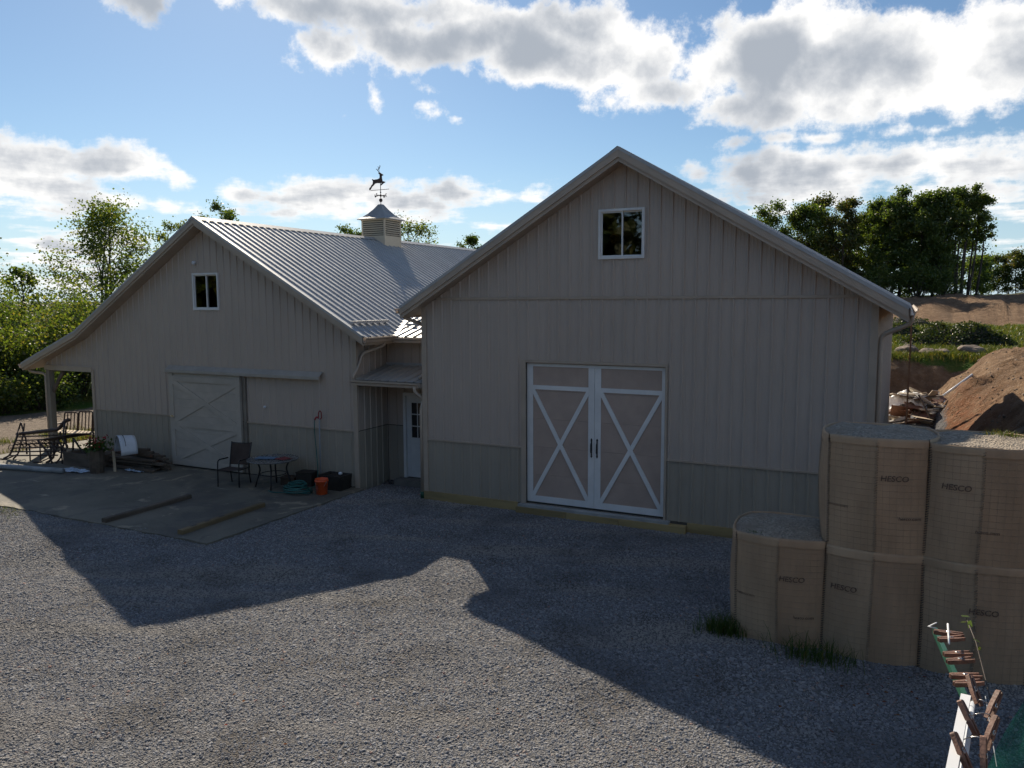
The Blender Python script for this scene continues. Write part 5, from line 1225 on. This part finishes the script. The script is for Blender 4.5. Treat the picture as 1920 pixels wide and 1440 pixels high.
for k in range(10):
    branch_tree('forest_tree', 'tree in the dense back row of the wood', (-10+k*2.6, 91+(k*37 % 5)*.6), 10.0+(k*29 % 7)*.22, 3.3, (leaf_d, leaf_g, leaf_d)[k % 3], 9000, .24, 180+k, crown_lo=.03, group='back row of the wood', density=1.4, clump=.28)
for k, (x, h, lab) in enumerate(((14.4,11.6,'slim bare trunked tree, leftmost of three at the end of the wood'),(15.3,11.9,'slim bare trunked tree, middle of three at the end of the wood'),(16.2,11.2,'slim bare trunked tree with drooping branch, rightmost of the wood'))):
    branch_tree('slim_tree', lab, (x, 84.5+k*.5), h-.3, 1.7, leaf_d, 4200, .21, 110+k, crown_lo=.55, trunks=2+k % 2, group='slim trees at the end of the wood', clump=.26)
for k, (x, y, rx, h) in enumerate(((-3,80.5,2.2,3.0),(0.6,80,2.2,3.0),(4,79.8,2.4,3.6),(7.4,80.4,2.0,3.0),(10.6,80.2,2.2,3.2),(13.0,80.6,1.6,2.4))):
    shrub('underbrush', ['undergrowth bush left below the wood','undergrowth bush second from left below the wood','undergrowth bush third from left below the wood','undergrowth bush fourth from left below the wood','undergrowth bush fifth from left below the wood','undergrowth bush beside the slim trunks'][k], (x, y), rx, 1.6, h, leaf_d if k % 2 else leaf_g, 4500, .17, 130+k, 'undergrowth at the foot of the wood')
for k, (x, y, h, m_) in enumerate(((18.0,120,4.6,leaf_g),(21.5,150,6.4,leaf_g),(24.0,152,6.0,leaf_y),(26.5,150,6.8,leaf_o),(29.5,152,6.5,leaf_g))):
    branch_tree('distant_tree', ['small distant green tree right behind the slim trunks','rounded distant green tree at right, left of the row','pale distant tree second in the row at right','olive distant tree at the right picture edge','distant green tree just cut by the right picture edge'][k], (x, y), h, 3.0, m_, 5000, .28, 150+k, crown_lo=.08, group='distant tree row at right', clump=.28)
# the wood behind the photographer, seen only as a reflection in the window panes
def wood_behind():
    rng = np.random.default_rng(9); C = []
    for k in range(30):
        x = -125+k*6.5+rng.normal(0, 1); y = -52+rng.normal(0, 4); h = rng.uniform(9, 14)
        n = 1500; C.append(np.stack([x+rng.normal(0, 2.4, n), y+rng.normal(0, 2.0, n), np.abs(rng.normal(h*.5, h*.26, n))], 1))
    V, F = leaves(np.concatenate(C), 1.5, rng); props(mesh_np('wood', V, F, leaf_o), 'dark wood mirrored in the gable window panes', 'wood', kind='stuff')
wood_behind()
# brush mound and shrubs on the plateau
def mound(name, label, x, y, rx, ry, h, seed, n=5200):
    rng = np.random.default_rng(seed); z0 = float(terrain(x, y)); A = thing(name, (x, y, z0), label, 'brush')
    m = 26; v = []; f = []
    for j in range(m+1):
        for i in range(m+1):
            u, w = i/m*2-1, j/m*2-1; r = min(1, math.hypot(u, w)); X, Y = x+u*rx, y+w*ry
            v.append((X, Y, float(terrain(X, Y))-.08+h*max(0, 1-r*r)**.8*(.62+.55*mnoise.noise(Vector((u*2.2, w*2.2, seed))))))
    for j in range(m):
        for i in range(m): f.append((j*(m+1)+i, j*(m+1)+i+1, (j+1)*(m+1)+i+1, (j+1)*(m+1)+i))
    finish('earth_heap', v, f, M('dark_earth', (.06,.05,.035), .95, var=.3, bump=.6, bs=5), A, True)
    P = np.array(v); k = rng.choice(len(P), n); ok = np.hypot((P[k,0]-x)/rx, (P[k,1]-y)/ry) < .97; k = k[ok]
    C = P[k]+rng.normal(0, 1, (len(k), 3))*np.array([.16, .16, .09]); C[:, 2] += .06
    V, F = leaves(C-np.array((x, y, z0)), .12, rng, -.6); mesh_np('foliage', V, F, brush_m, A)
mound('brush_mound', 'large dark overgrown mound in the grass field at right', 12.2, 35, 2.9, 2.4, 1.45, 5, 16000)
mound('brush_mound', 'small dark overgrown mound beside the right barn eave', 9.6, 44, 1.5, 1.4, 1.0, 6, 3000)
mound('brush_mound', 'low dark tuft in front of the dirt berm', 9.8, 60, 2.2, 1.6, 1.0, 8, 1500)
def boulder(x, y, r, label, seed, z=None):
    bm = bmesh.new(); bmesh.ops.create_icosphere(bm, subdivisions=3, radius=r)
    for v in bm.verts:
        n = mnoise.noise(v.co/r*1.3+Vector((seed*7.1, 0, 0))); v.co *= 1+.35*n; v.co.z *= .62; v.co.x *= 1.25
    me = bpy.data.meshes.new('boulder'); bm.to_mesh(me); bm.free(); me.materials.append(rockm)
    o = bpy.data.objects.new('boulder', me); COL.objects.link(o); o.location = (x, y, (float(terrain(x, y)) if z is None else z)+r*.25); o.rotation_euler.z = seed; props(o, label, 'boulder', 'boulders on the grass bank')
boulder(9.9, 27.4, .48, 'grey boulder at the barn corner end of the boulder row', 1); boulder(10.75, 27.0, .40, 'tan boulder second in the row on the grass bank', 2)
boulder(11.3, 27.2, .30, 'small tan boulder third in the row on the grass bank', 3); boulder(12.6, 27.6, .50, 'flat tan boulder at the right end of the row', 4)
boulder(15.3, 28.5, .55, 'tan boulder at the right picture edge above the dirt bank', 5); boulder(13.0, 4.4, .75, 'dark boulder at the foot of the dirt slope by the barrier', 6)
# grass
def blades(name, label, pts, mat, hgt, n, rng, parent=None, w=.012, kind='stuff', cat='grass'):
    P = pts(n); n = len(P); a = rng.uniform(0, 6.28, n); ln = rng.normal(0, .38, (n, 2)); h = hgt*rng.uniform(.45, 1.25, n)
    d = np.stack([np.cos(a), np.sin(a), 0*a], 1)*w
    m_ = P+np.stack([ln[:, 0]*h*.35, ln[:, 1]*h*.35, h*.6], 1); t = P+np.stack([ln[:, 0]*h, ln[:, 1]*h, h*.95], 1)
    V = np.stack([P-d, P+d, m_+d*.7, m_-d*.7, t+d*.15, t-d*.15], 1).reshape(-1, 3); b = np.arange(n)[:, None]*6
    F = np.concatenate([b+np.array([[0,1,2,3]]), b+np.array([[3,2,4,5]])]).astype(int)
    o = mesh_np(name, V, F, mat, parent); props(o, label, cat, kind=kind); return o
rg = np.random.default_rng(77)
def area(x0, x1, y0, y1, cond=None):
    def f(n):
        x = rg.uniform(x0, x1, n); y = rg.uniform(y0, y1, n); z = terrain(x, y); P = np.stack([x, y, z-.02], 1)
        return P[cond(x, y, z)] if cond else P
    return f
blades('bank_grass', 'tall grass along the top of the cut bank at right', area(8.8, 17.5, 24.0, 31, lambda x, y, z: (y > 24.9) & (z > 1.8+.15*rg.uniform(-1, 1, len(x)))), grassm, .26, 30000, rg, w=.014)
blades('field_grass', 'grass of the field below the wood at right', area(7, 24, 31, 60), grassm, .22, 24000, rg, w=.025)
blades('track_grass', 'grass tufts beside the iron benches and the track', area(-17.5, -14.5, -6.5, 3.5, lambda x, y, z: fbm(x, y, .9, 2, 3.0) > .52), grassm, .20, 9000, rg, w=.008)
blades('pad_edge_grass', 'short grass at the left front edge of the pad', area(-11, -7.0, -5.35, -4.75, lambda x, y, z: rg.uniform(0, 1, len(x)) < np.clip((-x-6.9)/1.5, 0, 1)), grassm, .07, 2600, rg, w=.006)
def clump(cx_, cy_, r, z=0.0):
    def f(n): return np.stack([cx_+rg.normal(0, r, n), cy_+rg.normal(0, r*.55, n), np.full(n, z)], 1)
    return f
blades('weed_tuft', 'green weeds at the left foot of the barrier stack', clump(7.80, -4.50, .17), weedm, .26, 380, rg, w=.005, kind=None, cat='weeds')
blades('weed_tuft', 'taller straggly weeds below the seam of the lower barrier cells', clump(8.98, -4.85, .26), weedm, .28, 260, rg, w=.005, kind=None, cat='weeds')
blades('weed_tuft', 'tiny weed growing on the rim of the single barrier cell', clump(8.12, -4.42, .04, 1.42), weedm, .05, 60, rg, w=.004, kind=None, cat='weeds')
blades('weed_tuft', 'yellow weeds on the sunlit barrier top at the right edge', clump(11.0, -3.55, .12, 2.80), grassm, .10, 260, rg, w=.004, kind=None, cat='weeds')
def litter():
    n = 110; x = rg.uniform(0, 10.5, n); y = rg.uniform(-9.5, -1, n); k = 70
    x[:k] = rg.normal(9.6, .7, k); y[:k] = rg.normal(-5.4, .45, k)
    ok = y > -10.5+.494*(x-2.05); C = np.stack([x, y, np.full(n, .026)], 1)[ok]; V, F = leaves(C, .045, rg, 0); V[:, 2] = .022+np.abs(V[:, 2]-.026)*.4
    props(mesh_np('fallen_leaves', V, F, litterm), 'scattered dry red and tan leaves on the gravel', 'leaves', kind='stuff')
litter()

# ------------------------------------------------------------------ debris behind the right barn
def debris():
    cx_, cy_ = 10.5, 17.0; A = thing('debris_pile', (cx_, cy_, 0), 'sunlit heap of scrap boards and drywall behind the right barn', 'debris'); rr = random.Random(5)
    mats = [palewood, oldwood, white, M('cream_board', (.55,.47,.36), .8, var=.15), redwood, M('grey_board', (.35,.33,.31), .8, var=.15)]
    for k in range(110):
        u = rr.gauss(0, .62); w = rr.gauss(0, .6); r2 = (u/1.3)**2+(w/1.2)**2; h = max(0.05, 1.35*math.exp(-r2*1.3))*rr.uniform(.25, 1)
        L, W_, t = (rr.uniform(.5, 1.5), rr.uniform(.08, .3), .025) if rr.random() < .7 else (rr.uniform(.3, .8), rr.uniform(.3, .6), .018)
        R_ = rotz(rr.uniform(0, 3.14)) @ rot('X', rr.gauss(0, .35)) @ rot('Y', rr.gauss(0, .28)); mb = MB(); mb.obox((cx_+u, cy_+w, h+.06), (L, W_, t), R_); mb.build('scrap_board', mats[min(5, int(rr.random()**.9*6))], A)
    v = []; f = []; n = 16
    for j in range(n):
        for i in range(n):
            u, w = i/(n-1)-.5, j/(n-1)-.5; v.append((9.95+u*1.3, 17.3+w*1.4, 1.15-1.2*(u*u+w*w)+.25*mnoise.noise(Vector((u*5, w*5, 2)))))
    for j in range(n-1):
        for i in range(n-1): f.append((j*n+i, j*n+i+1, j*n+i+n+1, j*n+i+n))
    finish('crumpled_liner', v, f, white, A)
    for a, b, r, lab in (((11.0,18.2,.85),(12.1,18.8,float(terrain(12.1,18.8))+.06),.045,'pale plastic pipe slanting out of the debris heap'),):
        props(pipe('scrap_pipe', [a, b], r, whitepl), lab, 'pipe')
    props(MB().beam((10.9,15.6,.05), (10.3,16.2,1.2), .06, .03).build('leaning_stake', oldwood, None), 'thin brown stake standing in front of the debris heap', 'stake')
    for x, y, lab in ((9.95,15.35,'brown pole standing at the rear corner of the right barn'),): props(MB().beam((x,y,-.05),(x+.02,y,3.7),.055,.055).build('wood_pole', M('pole_brown', (.20,.12,.075), .9, var=.2, bump=.3), None), lab, 'pole')
    # white tarp strip on the bank
    v = []; f = []; n = 14
    for j in range(4):
        for i in range(n): x = 13.0+1.3*i/(n-1); y = 27.9+.5*j/3; v.append((x, y, float(terrain(x, y))+.06+.08*abs(mnoise.noise(Vector((x*2, y*2, 0))))))
    for j in range(3):
        for i in range(n-1): f.append((j*n+i, j*n+i+1, j*n+i+n+1, j*n+i+n))
    props(finish('white_tarp', v, f, whitepl), 'white tarp strip lying on top of the dirt bank', 'tarp')
    for k in range(22):
        x, y = rr.uniform(12.5, 15.5), rr.uniform(4, 22); s = rr.uniform(.04, .13)
        if k < 14: pass
debris()
def spoil_stones():
    rng = np.random.default_rng(31); n = 600; x = rng.uniform(10.6, 17, n); y = rng.uniform(.5, 24, n); z = terrain(x, y); ok = (z > .25); x, y, z = x[ok], y[ok], z[ok]
    t = np.array([(1,0,0),(-1,0,0),(0,1,0),(0,-1,0),(0,0,1),(0,0,-1)], float); f = np.array([(0,2,4),(2,1,4),(1,3,4),(3,0,4),(2,0,5),(1,2,5),(3,1,5),(0,3,5)])
    s = rng.uniform(.02, .06, (len(x), 1, 1))*rng.uniform(.5, 1.3, (len(x), 1, 3)); V = t[None]*s+rng.normal(0, .012, (len(x), 6, 3)); V[:, :, 0] += x[:, None]; V[:, :, 1] += y[:, None]; V[:, :, 2] += z[:, None]
    F = (f[None]+6*np.arange(len(x))[:, None, None]).reshape(-1, 3); props(mesh_np('spoil_stones', V.reshape(-1, 3), F, rockm), 'loose stones strewn over the dirt slope', 'stones', kind='stuff')
spoil_stones()

# ------------------------------------------------------------------ airliner far off in the sky
def plane():
    c = Vector((-3116, 2462, 304)); d = Vector((.62, .78, .0)).normalized()*-1; d = Vector((-.62, -.78, .0)).normalized()
    A = thing('airplane', c, 'tiny distant airliner in the sky above the loose tree', 'airplane'); side = Vector((-d.y, d.x, 0)); m_ = M('grey_fuselage', (.28,.30,.36), .5)
    MB().tube([c-d*19, c-d*15, c+d*12, c+d*18, c+d*20], [.5, 1.7, 2.0, 1.5, .3], 10).build('fuselage', m_, A, True)
    for s in (-1, 1):
        MB().add([c+d*4+side*s*1.5, c+d*-2+side*s*1.5, c-d*9+side*s*17+Vector((0,0,1.2)), c-d*7+side*s*17+Vector((0,0,1.2)), c+d*4+side*s*1.5+Vector((0,0,-.6)), c-d*2+side*s*1.5+Vector((0,0,-.6))], [(0,1,2,3),(4,3,2,5),(0,3,4),(1,5,2)]).build('wing', m_, A)
    MB().add([c-d*14+Vector((0,0,1.5)), c-d*18+Vector((0,0,1.2)), c-d*20+Vector((0,0,8)), c-d*18+Vector((0,0,8)), c-d*15+side*.4+Vector((0,0,1.5))], [(0,1,2,3),(4,1,2),(0,4,3),(4,2,3)]).build('tail_fin', m_, A)
plane()

# ------------------------------------------------------------------ drying rack with clothespins close to the camera
def rack():
    A = thing('drying_rack', (9.96, -13.6, 3.70), 'white clothes drying rack rail at the lower right corner', 'drying rack')
    MB().beam((9.986,-13.415,3.775), (9.900,-14.10,3.775), .017, .010).build('rail', white, A)
    pipe('tube', [(10.001,-13.38,3.75),(9.935,-13.95,3.75)], .0055, whitepl, A, 8)
    MB().beam((9.946,-12.97,3.73), (9.990,-13.33,3.735), .010, .016).build('green_strip', greenp, A)
    pipe('cross_rod', [(9.966,-13.10,3.80),(9.964,-13.22,3.80)], .0022, white, A, 5)
    pipe('end_clip', [(9.945,-13.05,3.78),(9.927,-13.083,3.78),(9.943,-13.084,3.779)], .0016, white, A, 5)
    for a, b in (((9.99,-13.40,3.758),(10.022,-13.425,3.775)), ((9.985,-13.47,3.757),(10.022,-13.472,3.775)), ((9.972,-13.56,3.757),(10.005,-13.575,3.775))):
        a, b = Vector(a), Vector(b); pipe('wire_loop', [a, a.lerp(b, .35)+Vector((0,0,.006)), a.lerp(b, .7)+Vector((0,0,.006)), b], .0011, chrome, A, 5)
    pipe('line', [(10.022,-13.38,3.768),(10.015,-13.9,3.772)], .0009, greypipe, A, 5)
    def pin(a, b, label, roll=0.0, spread=.0075):
        a, b = Vector(a), Vector(b); mid = (a+b)/2; d = (b-a).normalized(); L = .063
        side = d.cross(Vector((0,0,1))).normalized(); up_ = side.cross(d)
        side, up_ = side*math.cos(roll)+up_*math.sin(roll), up_*math.cos(roll)-side*math.sin(roll)
        P = thing('clothespin', mid, label, 'clothespin', 'clothespins on the drying rack')
        for s in (-1, 1):
            sec = [(-.5,.0042,.0026),(-.46,.0047,.0045),(-.1,.0043,.0066),(.1,.0043,.0064),(.3,.004,.0045),(.5,.004,.0022)]; v = []; f = []
            for t, hw, th in sec:
                c = mid+d*L*t+side*s*(.0012+spread*max(0, t+.08)*.9)
                v += [c+up_*hw, c+up_*hw+side*s*th, c-up_*hw+side*s*th, c-up_*hw]
            for i in range(len(sec)-1):
                for k in range(4): f.append((i*4+k, i*4+(k+1) % 4, (i+1)*4+(k+1) % 4, (i+1)*4+k))
            f += [(0,1,2,3), tuple(range(len(v)-4, len(v)))]
            MB().add(v, f).build('prong', redwood, P)
        pts = [mid+up_*(-.006+.012*i/36)+(side*math.cos(i*.9)+d*math.sin(i*.9))*.0042 for i in range(37)]
        MB().tube(pts, .0009, 4).build('spring', chrome, P)
    near = [((9.993,-13.367,3.80),(10.009,-13.418,3.765),'clothespin just beyond the end of the white rail'),((9.973,-13.504,3.80),(9.995,-13.531,3.765),'clothespin resting on the white rail, farther of two'),((9.956,-13.633,3.80),(9.976,-13.665,3.765),'clothespin resting on the white rail, nearest the bottom edge'),((10.039,-13.427,3.80),(10.021,-13.464,3.765),'clothespin standing up on the right line, farther one'),((10.024,-13.540,3.80),(10.01,-13.572,3.765),'clothespin standing up on the right line, nearer one'),((9.999,-13.630,3.80),(9.999,-13.662,3.765),'clothespin hanging at the bottom edge right of the rail')]
    for k, (a, b, lab) in enumerate(near): pin(a, b, lab, .5 if k < 3 else 1.3)
    far = [((9.951,-13.083,3.77),(9.988,-13.078,3.77),'farthest clothespin clipped over the green strip'),((9.957,-13.123,3.77),(9.989,-13.101,3.77),'second farthest clothespin over the green strip'),((9.968,-13.203,3.77),(9.996,-13.187,3.77),'third clothespin from the far end of the green strip'),((9.973,-13.238,3.77),(9.998,-13.22,3.77),'fourth clothespin from the far end of the green strip'),((9.978,-13.312,3.77),(10.005,-13.299,3.77),'fifth clothespin from the far end of the green strip'),((9.982,-13.346,3.77),(10.007,-13.329,3.77),'clothespin nearest the rail on the green strip')]
    for a, b, lab in far: pin(a, b, lab, 0.0)
    # out-of-the-way green vine stem beyond the rack and the green net at the corner
    V = thing('vine', (10.03,-12.8,3.62), 'thin green vine stem behind the clothespins', 'plant')
    pipe('stem', [(10.027,-12.768,3.70),(10.039,-12.928,3.70),(10.044,-13.156,3.70),(10.05,-13.3,3.68)], .0013, barkm, V, 5)
    rg2 = np.random.default_rng(4); C = np.array([(10.027,-12.768,3.70),(10.030,-12.80,3.70),(10.022,-12.78,3.70),(10.039,-12.93,3.70),(10.043,-12.95,3.70)])+rg2.normal(0, .004, (5, 3)); Vv, F = leaves(C-np.array((10.03,-12.8,3.62)), .02, rg2); mesh_np('leaf', Vv, F, leaf_d, V)
    gm, T, b, o = newmat('green_shade_net'); T.n.remove(b)
    tr = T.new('ShaderNodeBsdfTransparent'); tr.inputs[0].default_value = (1, 1, 1, 1); df = T.new('ShaderNodeBsdfDiffuse'); df.inputs[0].default_value = (.01, .10, .08, 1); tl = T.new('ShaderNodeBsdfTranslucent'); tl.inputs[0].default_value = (.02, .20, .14, 1)
    m1 = T.new('ShaderNodeMixShader'); m1.inputs[0].default_value = .4; T.link(df.outputs[0], m1.inputs[1]); T.link(tl.outputs[0], m1.inputs[2])
    m2 = T.new('ShaderNodeMixShader'); m2.inputs[0].default_value = .55; T.link(tr.outputs[0], m2.inputs[1]); T.link(m1.outputs[0], m2.inputs[2]); T.link(m2.outputs[0], o.inputs[0])
    v = []; f = []; n = 12; P0, P1, P2, P3 = Vector((9.956,-14.117,4.009)), Vector((9.994,-14.080,4.090)), Vector((10.06,-14.06,4.10)), Vector((10.03,-14.13,4.0))
    for j in range(n):
        for i in range(n):
            s, t = i/(n-1), j/(n-1); p = (P0.lerp(P1, t)).lerp(P3.lerp(P2, t), s); v.append(p+Vector((0, .006*math.sin(s*9+t*4), .004*math.sin(s*13))))
    for j in range(n-1):
        for i in range(n-1): f.append((j*n+i, j*n+i+1, j*n+i+n+1, j*n+i+n))
    props(finish('shade_net', v, f, gm, None, True), 'green see-through netting at the lower right corner', 'netting')
rack()
